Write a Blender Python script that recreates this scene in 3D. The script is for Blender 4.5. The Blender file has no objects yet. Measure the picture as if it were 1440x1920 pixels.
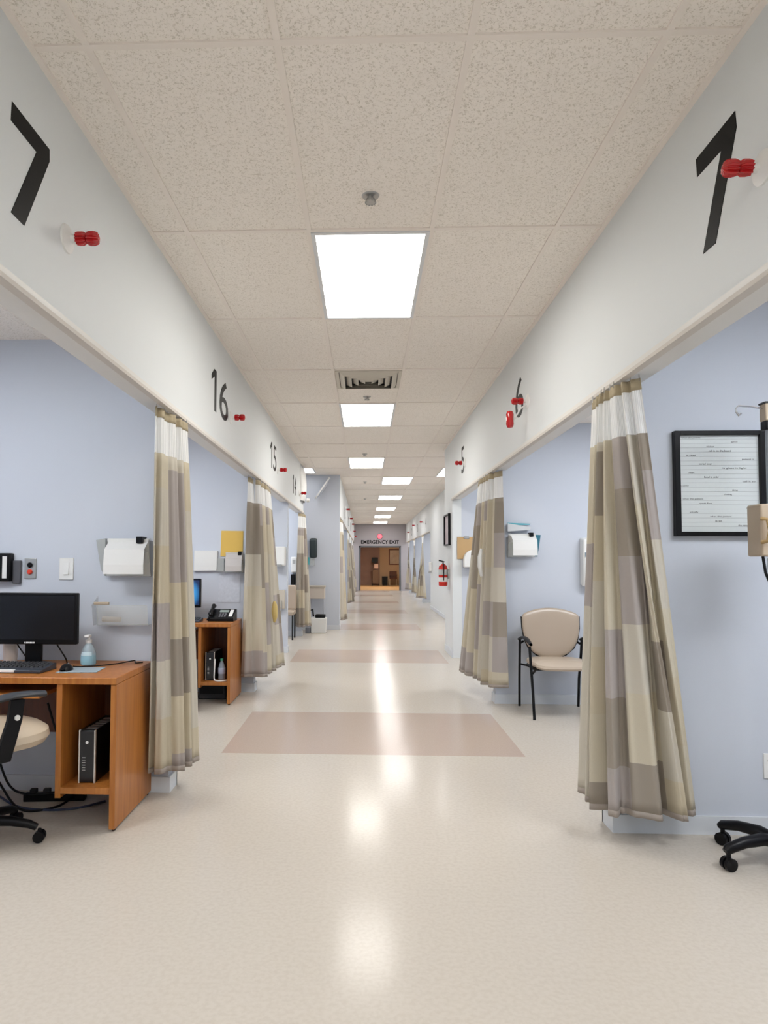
import bpy, bmesh, math, random
from mathutils import Vector, Matrix
random.seed(7)
S = bpy.context.scene
C = S.collection
PI = math.pi

# ---------------------------------------------------------------- camera, world, exposure
F, CX, CY, YAW, PITCH, ROLL, CAMZ = 1264.26, 637.47, 997.53, .0370, .0435, .0026, 1.2843
cam = bpy.data.cameras.new('camera'); co = bpy.data.objects.new('camera', cam); C.objects.link(co)
fwd = Vector((-math.sin(YAW)*math.cos(PITCH), math.cos(YAW)*math.cos(PITCH), math.sin(PITCH)))
rt = Vector((math.cos(YAW), math.sin(YAW), 0)); up = rt.cross(fwd)
r2 = rt*math.cos(ROLL) - up*(-math.sin(ROLL)); u2 = rt*(-math.sin(ROLL)) + up*math.cos(ROLL)
m = Matrix((r2, u2, -fwd)).transposed().to_4x4(); m.translation = Vector((0, 0, CAMZ))
co.matrix_world = m
cam.sensor_fit = 'VERTICAL'; cam.sensor_height = 36; cam.lens = F/1920*36
cam.shift_x = (720-CX)/1920; cam.shift_y = (CY-960)/1920
cam.clip_start = .05; cam.clip_end = 200
S.camera = co
w = bpy.data.worlds.new('world'); S.world = w; w.use_nodes = True
w.node_tree.nodes['Background'].inputs[0].default_value = (.80, .86, 1, 1)
w.node_tree.nodes['Background'].inputs[1].default_value = .5
S.view_settings.view_transform = 'Standard'; S.view_settings.look = 'None'
S.view_settings.gamma = 1; S.view_settings.use_curve_mapping = False
S.view_settings.exposure = 0.66
CORR_LIGHT, BAY_FILL, FAR_LIGHT = 8.0, 12.5, 8.0

# ---------------------------------------------------------------- materials
MATS = {}
def mat(name, col=(.8, .8, .8), rough=.5, metal=0, spec=.5, emit=None, strength=1, coat=0, trans=0, alpha=1, noise=0, nscale=60, bump=0, bscale=200):
    if name in MATS: return MATS[name]
    m = bpy.data.materials.new(name); m.use_nodes = True; MATS[name] = m
    nt = m.node_tree; b = nt.nodes['Principled BSDF']
    b.inputs['Base Color'].default_value = (*col, 1)
    b.inputs['Roughness'].default_value = rough; b.inputs['Metallic'].default_value = metal
    b.inputs['Specular IOR Level'].default_value = spec
    b.inputs['Coat Weight'].default_value = coat
    b.inputs['Transmission Weight'].default_value = trans
    b.inputs['Alpha'].default_value = alpha
    if emit: b.inputs['Emission Color'].default_value = (*emit, 1); b.inputs['Emission Strength'].default_value = strength
    if noise or bump:
        tc = nt.nodes.new('ShaderNodeTexCoord')
    if noise:
        n = nt.nodes.new('ShaderNodeTexNoise'); n.inputs['Scale'].default_value = nscale; n.inputs['Detail'].default_value = 4
        nt.links.new(tc.outputs['Object'], n.inputs['Vector'])
        cr = nt.nodes.new('ShaderNodeValToRGB'); nt.links.new(n.outputs['Fac'], cr.inputs[0])
        cr.color_ramp.elements[0].position = .3; cr.color_ramp.elements[1].position = .7
        cr.color_ramp.elements[0].color = (*[c*(1-noise) for c in col], 1); cr.color_ramp.elements[1].color = (*[min(1, c*(1+noise)) for c in col], 1)
        nt.links.new(cr.outputs[0], b.inputs['Base Color'])
    if bump:
        n = nt.nodes.new('ShaderNodeTexNoise'); n.inputs['Scale'].default_value = bscale; n.inputs['Detail'].default_value = 3
        nt.links.new(tc.outputs['Object'], n.inputs['Vector'])
        bp = nt.nodes.new('ShaderNodeBump'); bp.inputs['Strength'].default_value = bump; bp.inputs['Distance'].default_value = .003
        nt.links.new(n.outputs['Fac'], bp.inputs['Height']); nt.links.new(bp.outputs[0], b.inputs['Normal'])
    return m

def math_node(nt, op, a, b=None, c=None):
    n = nt.nodes.new('ShaderNodeMath'); n.operation = op
    for i, v in enumerate((a, b, c)):
        if v is None: continue
        if isinstance(v, (int, float)): n.inputs[i].default_value = v
        else: nt.links.new(v, n.inputs[i])
    return n.outputs[0]

def mix_col(nt, fac, a, b):
    n = nt.nodes.new('ShaderNodeMix'); n.data_type = 'RGBA'
    for s, v in ((n.inputs[0], fac), (n.inputs[6], a), (n.inputs[7], b)):
        if isinstance(v, tuple): s.default_value = (*v, 1)
        elif isinstance(v, (int, float)): s.default_value = v
        else: nt.links.new(v, s)
    return n.outputs[2]

def floor_material():
    m = mat('polished_vinyl_floor', rough=.16, spec=.11); nt = m.node_tree; b = nt.nodes['Principled BSDF']
    tc = nt.nodes.new('ShaderNodeTexCoord'); sp = nt.nodes.new('ShaderNodeSeparateXYZ'); nt.links.new(tc.outputs['Object'], sp.inputs[0])
    X, Y = sp.outputs[0], sp.outputs[1]
    inx = math_node(nt, 'LESS_THAN', math_node(nt, 'ABSOLUTE', math_node(nt, 'SUBTRACT', X, .05)), 1.01)
    ym = math_node(nt, 'MODULO', math_node(nt, 'SUBTRACT', Y, 4.546), 4.08)
    iny = math_node(nt, 'MULTIPLY', math_node(nt, 'LESS_THAN', ym, 1.25), math_node(nt, 'GREATER_THAN', Y, 4.546))
    mask = math_node(nt, 'MULTIPLY', inx, iny)
    def sp_noise(scale, lo, hi, ca, cb, detail=3):
        n = nt.nodes.new('ShaderNodeTexNoise'); n.inputs['Scale'].default_value = scale; n.inputs['Detail'].default_value = detail
        nt.links.new(tc.outputs['Object'], n.inputs['Vector'])
        r = nt.nodes.new('ShaderNodeMapRange'); nt.links.new(n.outputs[0], r.inputs[0])
        r.inputs[1].default_value = lo; r.inputs[2].default_value = hi
        return mix_col(nt, r.outputs[0], ca, cb)
    base = sp_noise(60, .35, .60, FLOOR_A, FLOOR_B)
    inl = sp_noise(95, .42, .62, INLAY_A, INLAY_B)
    nt.links.new(mix_col(nt, mask, base, inl), b.inputs['Base Color'])
    n = nt.nodes.new('ShaderNodeTexNoise'); n.inputs['Scale'].default_value = 2.5; n.inputs['Detail'].default_value = 5; nt.links.new(tc.outputs['Object'], n.inputs['Vector'])
    r = nt.nodes.new('ShaderNodeMapRange'); nt.links.new(n.outputs[0], r.inputs[0]); r.inputs[3].default_value = .13; r.inputs[4].default_value = .20
    nt.links.new(r.outputs[0], b.inputs['Roughness'])
    n = nt.nodes.new('ShaderNodeTexNoise'); n.inputs['Scale'].default_value = 6; nt.links.new(tc.outputs['Object'], n.inputs['Vector'])
    bp = nt.nodes.new('ShaderNodeBump'); bp.inputs['Strength'].default_value = .05; bp.inputs['Distance'].default_value = .01
    nt.links.new(n.outputs[0], bp.inputs['Height']); nt.links.new(bp.outputs[0], b.inputs['Normal'])
    return m
FLOOR_A, FLOOR_B = (.51, .458, .392), (.545, .495, .43)
INLAY_A, INLAY_B = (.435, .345, .29), (.46, .37, .312)

def tile_material():
    m = mat('acoustic_ceiling_tile', rough=.95, spec=.1); nt = m.node_tree; b = nt.nodes['Principled BSDF']
    tc = nt.nodes.new('ShaderNodeTexCoord')
    n = nt.nodes.new('ShaderNodeTexNoise'); n.inputs['Scale'].default_value = 120; n.inputs['Detail'].default_value = 2.5; n.inputs['Distortion'].default_value = 1.2
    nt.links.new(tc.outputs['Object'], n.inputs['Vector'])
    r = nt.nodes.new('ShaderNodeMapRange'); nt.links.new(n.outputs[0], r.inputs[0]); r.inputs[1].default_value = .34; r.inputs[2].default_value = .46
    nt.links.new(mix_col(nt, r.outputs[0], (.74, .68, .60), TILE), b.inputs['Base Color'])
    bp = nt.nodes.new('ShaderNodeBump'); bp.inputs['Strength'].default_value = .5; bp.inputs['Distance'].default_value = .003
    nt.links.new(r.outputs[0], bp.inputs['Height']); nt.links.new(bp.outputs[0], b.inputs['Normal'])
    return m
TILE = (.96, .905, .84)

def wood_material(name, ca, cb, rough=.35):
    m = mat(name, rough=rough); nt = m.node_tree; b = nt.nodes['Principled BSDF']
    tc = nt.nodes.new('ShaderNodeTexCoord'); mp = nt.nodes.new('ShaderNodeMapping'); nt.links.new(tc.outputs['Object'], mp.inputs[0])
    mp.inputs['Scale'].default_value = (14, 14, .9)
    n = nt.nodes.new('ShaderNodeTexNoise'); n.inputs['Scale'].default_value = 3; n.inputs['Detail'].default_value = 5; n.inputs['Distortion'].default_value = .6
    nt.links.new(mp.outputs[0], n.inputs['Vector'])
    r = nt.nodes.new('ShaderNodeMapRange'); nt.links.new(n.outputs[0], r.inputs[0]); r.inputs[1].default_value = .35; r.inputs[2].default_value = .65
    nt.links.new(mix_col(nt, r.outputs[0], ca, cb), b.inputs['Base Color'])
    return m

def fabric_material(name, seed):
    m = mat(name, rough=.85, spec=.15); nt = m.node_tree; b = nt.nodes['Principled BSDF']
    uv = nt.nodes.new('ShaderNodeUVMap'); sp = nt.nodes.new('ShaderNodeSeparateXYZ'); nt.links.new(uv.outputs[0], sp.inputs[0])
    col = math_node(nt, 'FLOOR', math_node(nt, 'DIVIDE', sp.outputs[0], .24))
    w1 = nt.nodes.new('ShaderNodeTexWhiteNoise'); w1.noise_dimensions = '1D'; nt.links.new(math_node(nt, 'ADD', col, seed*3.7), w1.inputs['W'])
    row = math_node(nt, 'FLOOR', math_node(nt, 'DIVIDE', math_node(nt, 'ADD', sp.outputs[1], math_node(nt, 'MULTIPLY', w1.outputs[0], .30)), .31))
    cb = nt.nodes.new('ShaderNodeCombineXYZ'); nt.links.new(col, cb.inputs[0]); nt.links.new(row, cb.inputs[1]); cb.inputs[2].default_value = seed
    w2 = nt.nodes.new('ShaderNodeTexWhiteNoise'); w2.noise_dimensions = '3D'; nt.links.new(cb.outputs[0], w2.inputs['Vector'])
    ramp = nt.nodes.new('ShaderNodeValToRGB'); nt.links.new(w2.outputs[0], ramp.inputs[0]); ramp.color_ramp.interpolation = 'CONSTANT'
    el = ramp.color_ramp.elements
    el[0].color = (.56, .495, .37, 1); el[1].position = .20; el[1].color = (.57, .53, .45, 1)
    for p_, c_ in ((.40, (.32, .28, .235)), (.62, (.58, .525, .41)), (.78, (.41, .37, .35))):
        e_ = el.new(p_); e_.color = (*c_, 1)
    c = ramp.outputs[0]
    n = nt.nodes.new('ShaderNodeTexNoise'); n.inputs['Scale'].default_value = 260; nt.links.new(uv.outputs[0], n.inputs['Vector'])
    c = mix_col(nt, math_node(nt, 'MULTIPLY', n.outputs[0], .16), c, (.22, .19, .15))
    nt.links.new(c, b.inputs['Base Color'])
    return m

def net_material():
    m = bpy.data.materials.new('white_curtain_netting'); m.use_nodes = True; nt = m.node_tree
    b = nt.nodes['Principled BSDF']; b.inputs['Base Color'].default_value = (.86, .86, .84, 1); b.inputs['Roughness'].default_value = .9
    uv = nt.nodes.new('ShaderNodeUVMap'); wv = nt.nodes.new('ShaderNodeTexWave'); wv.inputs['Scale'].default_value = 22; wv.inputs['Distortion'].default_value = .2
    nt.links.new(uv.outputs[0], wv.inputs[0])
    r = nt.nodes.new('ShaderNodeMapRange'); nt.links.new(wv.outputs[1], r.inputs[0]); r.inputs[3].default_value = .66; r.inputs[4].default_value = .98
    nt.links.new(r.outputs[0], b.inputs['Alpha'])
    return m

M_floor = floor_material(); M_tile = tile_material()
M_head = mat('offwhite_wall_paint', (.74, .765, .77), .55, spec=.3, bump=.08, bscale=350)
M_wall = mat('lavender_wall_paint', (.585, .62, .69), .6, spec=.3, bump=.08, bscale=350)
M_trim = mat('painted_trim', (.66, .69, .73), .35)
M_bead = mat('cream_edge_bead', (.74, .72, .68), .45)
M_rail = mat('painted_track', (.62, .575, .52), .6)
M_grid = mat('ceiling_grid_paint', (.90, .835, .77), .6)
M_white = mat('white_plastic', (.80, .80, .78), .35)
M_black = mat('black_plastic', (.004, .004, .005), .35, spec=.22)
M_blackm = mat('matte_black', (.02, .02, .022), .6)
M_digit = mat('black_vinyl_lettering', (.003, .003, .003), .5, spec=.12)
M_red = mat('red_lens', (.50, .006, .010), .12, coat=.5)
M_wood = wood_material('orange_brown_laminate', (.35, .115, .020), (.46, .175, .036))
M_beige = mat('beige_plastic', (.50, .40, .29), .45)
M_tan = mat('tan_vinyl', (.56, .46, .34), .4, noise=.05, nscale=8)
M_taupe = mat('taupe_vinyl', (.43, .345, .265), .32, spec=.6)
M_chrome = mat('chrome', (.7, .7, .7), .15, 1)
M_screen = mat('dark_screen', (.006, .007, .010), .25, spec=.35)
M_paper = mat('paper', (.78, .78, .76), .8)
M_clear = mat('clear_acrylic', (.86, .9, .9), .08, trans=.0, alpha=.32)
M_glass = mat('clear_glass', (.02, .03, .03), .02, alpha=.05)
M_net = net_material()
M_fab = [fabric_material('patchwork_curtain_%d' % i, i) for i in range(4)]
M_tape = mat('tan_curtain_heading', (.42, .35, .23), .85)
M_steel = mat('steel', (.45, .45, .44), .35, .8)
def light_mat(name, st, col=(1, .985, .93)): return mat(name, (.9, .9, .9), .5, emit=col, strength=st)
M_lampC = light_mat('lit_diffuser_corridor', CORR_LIGHT, (1, .97, .91)); M_fillB = light_mat('bay_fill_panel', BAY_FILL, (.93, .96, 1)); M_lampF = light_mat('lit_diffuser_far', FAR_LIGHT, (1, .97, .95))

# ---------------------------------------------------------------- mesh helpers
class MB:
    def __init__(s): s.v = []; s.f = []
    def add(s, vs, fs):
        o = len(s.v); s.v += [tuple(v) for v in vs]; s.f += [tuple(i+o for i in f) for f in fs]; return s
    def box(s, x0, x1, y0, y1, z0, z1):
        return s.add([(x, y, z) for z in (z0, z1) for y in (y0, y1) for x in (x0, x1)],
                     [(0, 2, 3, 1), (4, 5, 7, 6), (0, 1, 5, 4), (2, 6, 7, 3), (0, 4, 6, 2), (1, 3, 7, 5)])
    def tube(s, pts, r, n=10, closed=False):
        pts = [Vector(p) for p in pts]; N = len(pts); rs = r if isinstance(r, (list, tuple)) else [r]*N
        prev = None; rings = []
        for i, p in enumerate(pts):
            a = pts[i-1] if i else p; b = pts[i+1] if i < N-1 else p
            t = (b-a).normalized()
            if prev is None:
                k = Vector((0, 0, 1)) if abs(t.z) < .9 else Vector((1, 0, 0)); e = t.cross(k).normalized()
            else:
                e = (prev - t*prev.dot(t)).normalized()
            prev = e; g = t.cross(e)
            rings.append([p + (e*math.cos(2*PI*j/n) + g*math.sin(2*PI*j/n))*rs[i] for j in range(n)])
        vs = [v for q in rings for v in q]
        fs = [(i*n+j, i*n+(j+1) % n, (i+1)*n+(j+1) % n, (i+1)*n+j) for i in range(N-1) for j in range(n)]
        fs += [tuple(range(n))[::-1], tuple((N-1)*n+j for j in range(n))]
        return s.add(vs, fs)
    def lathe(s, prof, o=(0, 0, 0), axis='Z', n=24, sign=1):
        vs = []; fs = []
        for r, h in prof:
            for j in range(n):
                a = 2*PI*j/n; p = (r*math.cos(a), r*math.sin(a), h*sign)
                if axis == 'X': p = (p[2], p[0], p[1])
                if axis == 'Y': p = (p[0], p[2], p[1])
                vs.append((p[0]+o[0], p[1]+o[1], p[2]+o[2]))
        for i in range(len(prof)-1):
            for j in range(n): fs.append((i*n+j, i*n+(j+1) % n, (i+1)*n+(j+1) % n, (i+1)*n+j))
        fs += [tuple(range(n))[::-1], tuple((len(prof)-1)*n+j for j in range(n))]
        return s.add(vs, fs)
    def prism(s, poly, a, b, axis='Y'):
        n = len(poly)
        def P(u, v, w):
            return (w, u, v) if axis == 'X' else (u, w, v) if axis == 'Y' else (u, v, w)
        vs = [P(u, v, a) for u, v in poly] + [P(u, v, b) for u, v in poly]
        return s.add(vs, [tuple(range(n))[::-1], tuple(range(n, 2*n))] + [(i, (i+1) % n, n+(i+1) % n, n+i) for i in range(n)])
    def grid(s, rows):
        nr, nc = len(rows), len(rows[0])
        return s.add([v for r in rows for v in r], [(i*nc+j, i*nc+j+1, (i+1)*nc+j+1, (i+1)*nc+j) for i in range(nr-1) for j in range(nc-1)])
    def build(s, name, m, parent=None, bevel=0, smooth=True, sub=0, seg=2, weld=False):
        me = bpy.data.meshes.new(name); me.from_pydata(s.v, [], s.f)
        bm = bmesh.new(); bm.from_mesh(me)
        if weld: bmesh.ops.remove_doubles(bm, verts=bm.verts, dist=1e-5)
        bmesh.ops.recalc_face_normals(bm, faces=bm.faces); bm.to_mesh(me); bm.free()
        me.materials.append(m)
        o = bpy.data.objects.new(name, me); C.objects.link(o)
        if parent: o.parent = parent
        if smooth:
            me.polygons.foreach_set('use_smooth', [True]*len(me.polygons))
            try: me.set_sharp_from_angle(angle=math.radians(38))
            except Exception: pass
        if bevel:
            b = o.modifiers.new('bevel', 'BEVEL'); b.width = bevel; b.segments = seg; b.limit_method = 'ANGLE'
        if sub:
            b = o.modifiers.new('sub', 'SUBSURF'); b.levels = sub; b.render_levels = sub
        return o

def tag(o, label=None, cat=None, group=None, kind=None):
    for k, v in (('label', label), ('category', cat), ('group', group), ('kind', kind)):
        if v: o[k] = v
    return o
def thing(name, label, cat, loc=(0, 0, 0), rz=0, group=None):
    o = bpy.data.objects.new(name, None); C.objects.link(o); o.location = loc; o.rotation_euler.z = rz; o.empty_display_size = .1
    return tag(o, label, cat, group)
def box(name, b, m, parent=None, bevel=0): return MB().box(*b).build(name, m, parent, bevel, smooth=bevel > 0)
def struct(name, b, m, parent=None, bevel=0):
    o = box(name, b, m, parent, bevel); o['kind'] = 'structure'; return o
def smb(name, mb, m):
    o = mb.build(name, m, smooth=False); o['kind'] = 'structure'; return o
def copy_tree(o, parent=None):
    c = o.copy(); C.objects.link(c); c.parent = parent
    for ch in list(o.children): copy_tree(ch, c)
    return c
def text_mesh(name, txt, m, origin, ux, uz, w, h, depth=.0015, parent=None, bold=0.0):
    """raised lettering fitted to width w and height h, reading along ux, upward along uz"""
    cu = bpy.data.curves.new('lettering', 'FONT'); cu.body = txt; cu.resolution_u = 4; cu.offset = bold
    t = bpy.data.objects.new('lettering', cu); C.objects.link(t)
    bpy.context.view_layer.update(); dg = bpy.context.evaluated_depsgraph_get()
    me = bpy.data.meshes.new_from_object(t.evaluated_get(dg)); bpy.data.objects.remove(t); bpy.data.curves.remove(cu)
    xs = [v.co.x for v in me.vertices]; ys = [v.co.y for v in me.vertices]
    x0, y0 = min(xs), min(ys); sx = w/(max(xs)-x0); sy = h/(max(ys)-y0)
    ux, uz, o0 = Vector(ux), Vector(uz), Vector(origin); nrm = ux.cross(uz)
    bm = bmesh.new(); bm.from_mesh(me)
    for v in bm.verts: v.co = o0 + ux*((v.co.x-x0)*sx) + uz*((v.co.y-y0)*sy)
    g = bmesh.ops.extrude_face_region(bm, geom=bm.faces[:])
    for v in g['geom']:
        if isinstance(v, bmesh.types.BMVert): v.co += nrm*depth
    bmesh.ops.recalc_face_normals(bm, faces=bm.faces)
    bm.to_mesh(me); bm.free(); me.name = name; me.materials.clear(); me.materials.append(m)
    o = bpy.data.objects.new(name, me); C.objects.link(o)
    if parent: o.parent = parent
    return o

# ---------------------------------------------------------------- the building
XL, XR, ZB, ZC = -1.079, 1.176, 2.136, 2.93
YLE, YRE, YF, YE = 11.75, 9.95, 12.75, 29.8          # ends of the near runs, start of the far corridor, end wall
FL, FR = -.478, 1.809
TH = .12
struct('floor', (-5, 5, -3, YE+.1, -.1, 0), M_floor)
struct('ceiling', (-5, 5, -3, YE+.1, ZC, ZC+.08), M_tile)
struct('ceiling_left_bays', (-3.4, XL-TH, -3, YLE, 2.56, 2.62), M_tile)
struct('ceiling_right_bays', (XR+TH, 3.4, -3, YRE, 2.56, 2.62), M_tile)
struct('ceiling_far_left_bays', (-2.9, FL-TH, YF+TH, YE, 2.56, 2.62), M_tile)
struct('ceiling_far_right_bays', (FR+TH, 4.2, 18.7, YE, 2.56, 2.62), M_tile)
# headers over the bay openings
struct('wall_left_header', (XL-TH, XL, -3, YLE, ZB, ZC), M_head)
struct('wall_right_header', (XR, XR+TH, -3, 9.1, ZB, ZC), M_head)
struct('wall_far_left_header', (FL-TH, FL, YF+.12, YE, ZB, ZC), M_head)
struct('wall_far_right_header', (FR, FR+TH, 18.7, YE, ZB, ZC), M_head)
struct('wall_right_end', (XR, XR+TH, 9.1, YRE, 0, ZC), M_head)
struct('wall_far_right_solid', (FR, FR+TH, 13.4, 18.7, 0, ZC), M_head)
struct('wall_far_left_face', (-5, FL, YF, YF+.12, 0, ZC), M_wall)
struct('wall_cross_left', (-5, -4.9, -3, YE, 0, ZC), M_wall)
struct('wall_cross_right', (4.9, 5, -3, YE, 0, ZC), M_wall)
struct('wall_cross_right_near', (XR+TH, 4.9, YRE-.12, YRE, 0, ZC), M_wall)
struct('wall_cross_right_far', (FR+TH, 4.9, 13.4, 13.52, 0, ZC), M_wall)
struct('wall_left_bay_backs', (-3.5, -3.4, -3, YLE, 0, ZC), M_wall)
struct('wall_right_bay_backs', (3.4, 3.5, -3, YRE-.12, 0, ZC), M_wall)
struct('wall_far_left_bay_backs', (-3.0, -2.9, YF+.12, YE, 0, ZC), M_wall)
struct('wall_far_right_bay_backs', (4.2, 4.3, 13.52, YE, 0, ZC), M_wall)
struct('wall_rear', (-5, 5, -3.12, -3, 0, ZC), M_head)
LP = [.85, 3.774, 6.65, 9.5, 11.63]; RP = [.4, 3.316, 6.228]; FLP = [15.0, 18.1, 21.2, 24.3, 27.4]; FRP = [21.4, 24.6, 27.8]
k = 0
def partition(nm, x0, x1, y, m=M_wall):
    struct(nm, (x0, x1, y, y+TH, 0, 2.60), m)
for i, y in enumerate(LP): partition('wall_left_partition_%d' % (i+1), -3.4, XL-.014, y)
for i, y in enumerate(RP): partition('wall_right_partition_%d' % (i+1), XR+.014, 3.4, y)
partition('wall_right_partition_4', XR+TH, 3.4, 9.1)
for i, y in enumerate(FLP): partition('wall_far_left_partition_%d' % (i+1), -2.9, FL-.014, y)
for i, y in enumerate(FRP): partition('wall_far_right_partition_%d' % (i+1), FR+.014, 4.2, y)
# baseboards: front face and end cap of each partition in one mesh
def baseboards(nm, parts, xa, xb, s):
    mb = MB()
    for y in parts:
        xe = xb + s*.0
        lo, hi = sorted((xa, xb+s*.013))
        mb.box(lo, hi, y-.013, y-.0005, 0, .085)
        l2, h2 = sorted((xb+s*.0005, xb+s*.013)); mb.box(l2, h2, y-.0005, y+TH+.013, 0, .085)
        mb.box(lo, hi, y+TH+.0005, y+TH+.013, 0, .085)
    o = mb.build(nm, M_trim, smooth=False); o['kind'] = 'structure'
baseboards('baseboard_left', LP, -3.4, XL-.014, 1); baseboards('baseboard_right', RP, 3.4, XR+.014, -1)
baseboards('baseboard_far_left', FLP, -2.9, FL-.014, 1); baseboards('baseboard_far_right', FRP, 4.2, FR+.014, -1)
smb('baseboard_right_end', MB().box(XR-.012, XR-.0005, 9.09, YRE, 0, .085), M_trim)
smb('baseboard_far_right_solid', MB().box(FR-.012, FR-.0005, 13.4, 18.7, 0, .085), M_trim)
smb('baseboard_far_left_face', MB().box(-4.9, FL+.012, YF-.012, YF-.0005, 0, .085).box(FL+.0005, FL+.012, YF, YF+.12, 0, .085), M_trim)
smb('baseboard_left_bay_backs', MB().box(-3.3995, -3.388, -3, YLE, 0, .085), M_trim)
smb('baseboard_right_bay_backs', MB().box(3.388, 3.3995, -3, YRE-.12, 0, .085), M_trim)
# header bottom beads and curtain tracks
for i, (x, s, y0, y1) in enumerate(((XL, 1, -3, YLE), (XR, -1, -3, 9.1), (FL, 1, YF+.12, YE), (FR, -1, 18.7, YE))):
    a, b = sorted((x+s*.004, x-s*TH))
    smb('trim_%d' % (i+1), MB().box(a, b, y0, y1, ZB-.010, ZB), M_bead)
    a, b = sorted((x+s*.022, x-s*.012))
    smb('trim_%d' % (i+5), MB().box(a, b, y0, y1, ZB-.026, ZB-.010), M_rail)
    a, b = sorted((x, x+s*.006))
    smb('trim_%d' % (i+9), MB().box(a, b, y0, y1, ZB-.010, ZB+.022), M_bead)
# wall angle at the ceiling
smb('trim_13', MB().box(XL, XL+.022, -3, YLE, ZC-.010, ZC), M_grid)
smb('trim_14', MB().box(XR-.022, XR, -3, YRE, ZC-.010, ZC), M_grid)
smb('trim_15', MB().box(FL, FL+.022, YF, YE, ZC-.010, ZC), M_grid)
smb('trim_16', MB().box(FR-.022, FR, 13.4, YE, ZC-.010, ZC), M_grid)
# suspended ceiling grid bars
T = .6096; R0 = 2.057; GX = .025
g = MB()
for kx in range(-8, 8):
    x = GX + (kx+.5)*T
    for (a, b, y0, y1) in ((XL, XR, -3, YRE), (XL, 4.8, YRE, YLE), (-4.8, 4.8, YLE, YF), (FL, 4.8, YF, 13.4), (FL, FR, 13.4, YE)):
        if a+.03 < x < b-.03: g.box(x-.012, x+.012, y0, y1, ZC-.006, ZC)
ky = -4
while R0 + ky*1.2192 < YE:
    y = R0 + ky*1.2192; ky += 1
    a, b = (XL, XR) if y < YRE else (XL, 4.8) if y < YLE else (-4.8, 4.8) if y < YF else (FL, 4.8) if y < 13.4 else (FL, FR)
    if y > -3: g.box(a+.002, b-.002, y-.012, y+.012, ZC-.0065, ZC)
smb('ceiling_grid', g, M_grid)

# end wall, double door and the waiting room beyond
M_end = mat('grey_end_wall', (.40, .375, .385), .6)
DX0, DX1, DZ = -.262, 1.583, 1.97
smb('wall_end', MB().box(FL-2.5, DX0, YE, YE+.15, 0, ZC).box(DX1, FR+2.5, YE, YE+.15, 0, ZC).box(DX0, DX1, YE, YE+.15, DZ, ZC), M_end)
M_dframe = mat('dark_grey_frame', (.11, .115, .12), .4)
d = MB().box(DX0, DX0+.07, YE-.02, YE+.17, 0, DZ).box(DX1-.07, DX1, YE-.02, YE+.17, 0, DZ).box(DX0, DX1, YE-.02, YE+.17, DZ-.07, DZ)
dr = smb('door_1', d, M_dframe)
p = box('door_pane', (DX0+.07, .655, YE+.07, YE+.08, .0, DZ-.07), M_glass, dr); p['label'] = 'clear glass left leaf'
p = box('door_pane', (.665, DX1-.07, YE+.07, YE+.08, .0, DZ-.07), M_glass, dr); p['label'] = 'clear glass right leaf'
YB = 36.9
struct('floor_waiting_room', (-3, 4.5, YE+.1, YB+.1, -.1, 0), mat('tan_wood_floor', (.50, .34, .18), .4, noise=.12, nscale=4))
struct('ceiling_waiting_room', (-3, 4.5, YE+.15, YB+.1, 2.7, 2.78), M_tile)
struct('wall_waiting_left', (-3, .80, YB-.25, YB, 0, 2.7), mat('mauve_brown_wall', (.22, .14, .125), .7, noise=.1, nscale=3))
struct('wall_waiting_right', (.80, 4.5, YB, YB+.1, 0, 2.7), mat('tan_wall', (.46, .33, .215), .7))
struct('wall_waiting_side_left', (-3.1, -3, YE, YB, 0, 2.7), mat('tan_wall'))
struct('wall_waiting_side_right', (4.5, 4.6, YE, YB, 0, 2.7), mat('tan_wall'))

# ---------------------------------------------------------------- ceiling lights
def fixture(x0, x1, y0, y1, z, label, m, group=None, cat='ceiling light'):
    t = thing('ceiling_light', label, cat, ((x0+x1)/2, (y0+y1)/2, z), 0, group)
    hx, hy = (x1-x0)/2, (y1-y0)/2; f = MB(); e = .022
    f.box(-hx, -hx+e, -hy, hy, -.012, -.0005).box(hx-e, hx, -hy, hy, -.012, -.0005).box(-hx+e, hx-e, -hy, -hy+e, -.012, -.0005).box(-hx+e, hx-e, hy-e, hy, -.012, -.0005)
    f.build('frame', mat('light_frame', (.72, .74, .76), .35), t, smooth=False)
    MB().box(-hx+e, hx-e, -hy+e, hy-e, -.007, -.001).build('diffuser', m, t, smooth=False)
    return t
cl = ['nearest and largest lit ceiling panel in the corridor', 'second lit ceiling panel, just behind the square air vent', 'third lit ceiling panel, last one on the near centre line']
for i, k in enumerate((1, 4, 7)):
    fixture(GX-T/2+.008, GX+T/2-.008, R0+k*1.2192+.012, R0+(k+1)*1.2192-.012, ZC, cl[i], M_lampC, 'corridor ceiling lights')
cf = ['first lit panel of the offset far row, right of the third corridor panel', 'second lit panel of the offset far corridor row', 'third lit panel of the offset far corridor row',
      'fourth lit panel of the offset far row, second from the end wall', 'last lit panel before the end wall with the exit lettering']
for i in range(5):
    y = 13.08 + i*3.657
    fixture(GX+T/2+.01, GX+1.5*T+.01, y, y+1.19, ZC, cf[i], M_lampF, 'corridor ceiling lights')
fixture(-1.52, -.91, 11.80, 12.45, ZC, 'small lit panel on the left of the ceiling, above the recess', light_mat('lit_diffuser_recess', 2.2, (.96, .98, 1)))
fixture(1.36, 1.96, 11.85, 13.0, ZC, 'lit panel half hidden behind the right wall end, in the cross passage', M_lampF)
for i, y in enumerate((-.1, -2.2)):
    fixture(GX-T/2, GX+T/2, y-.6, y+.6, ZC, ('lit panel over the camera end of the corridor', 'lit panel by the rear wall of the corridor')[i], M_lampC, 'corridor ceiling lights')
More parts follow.
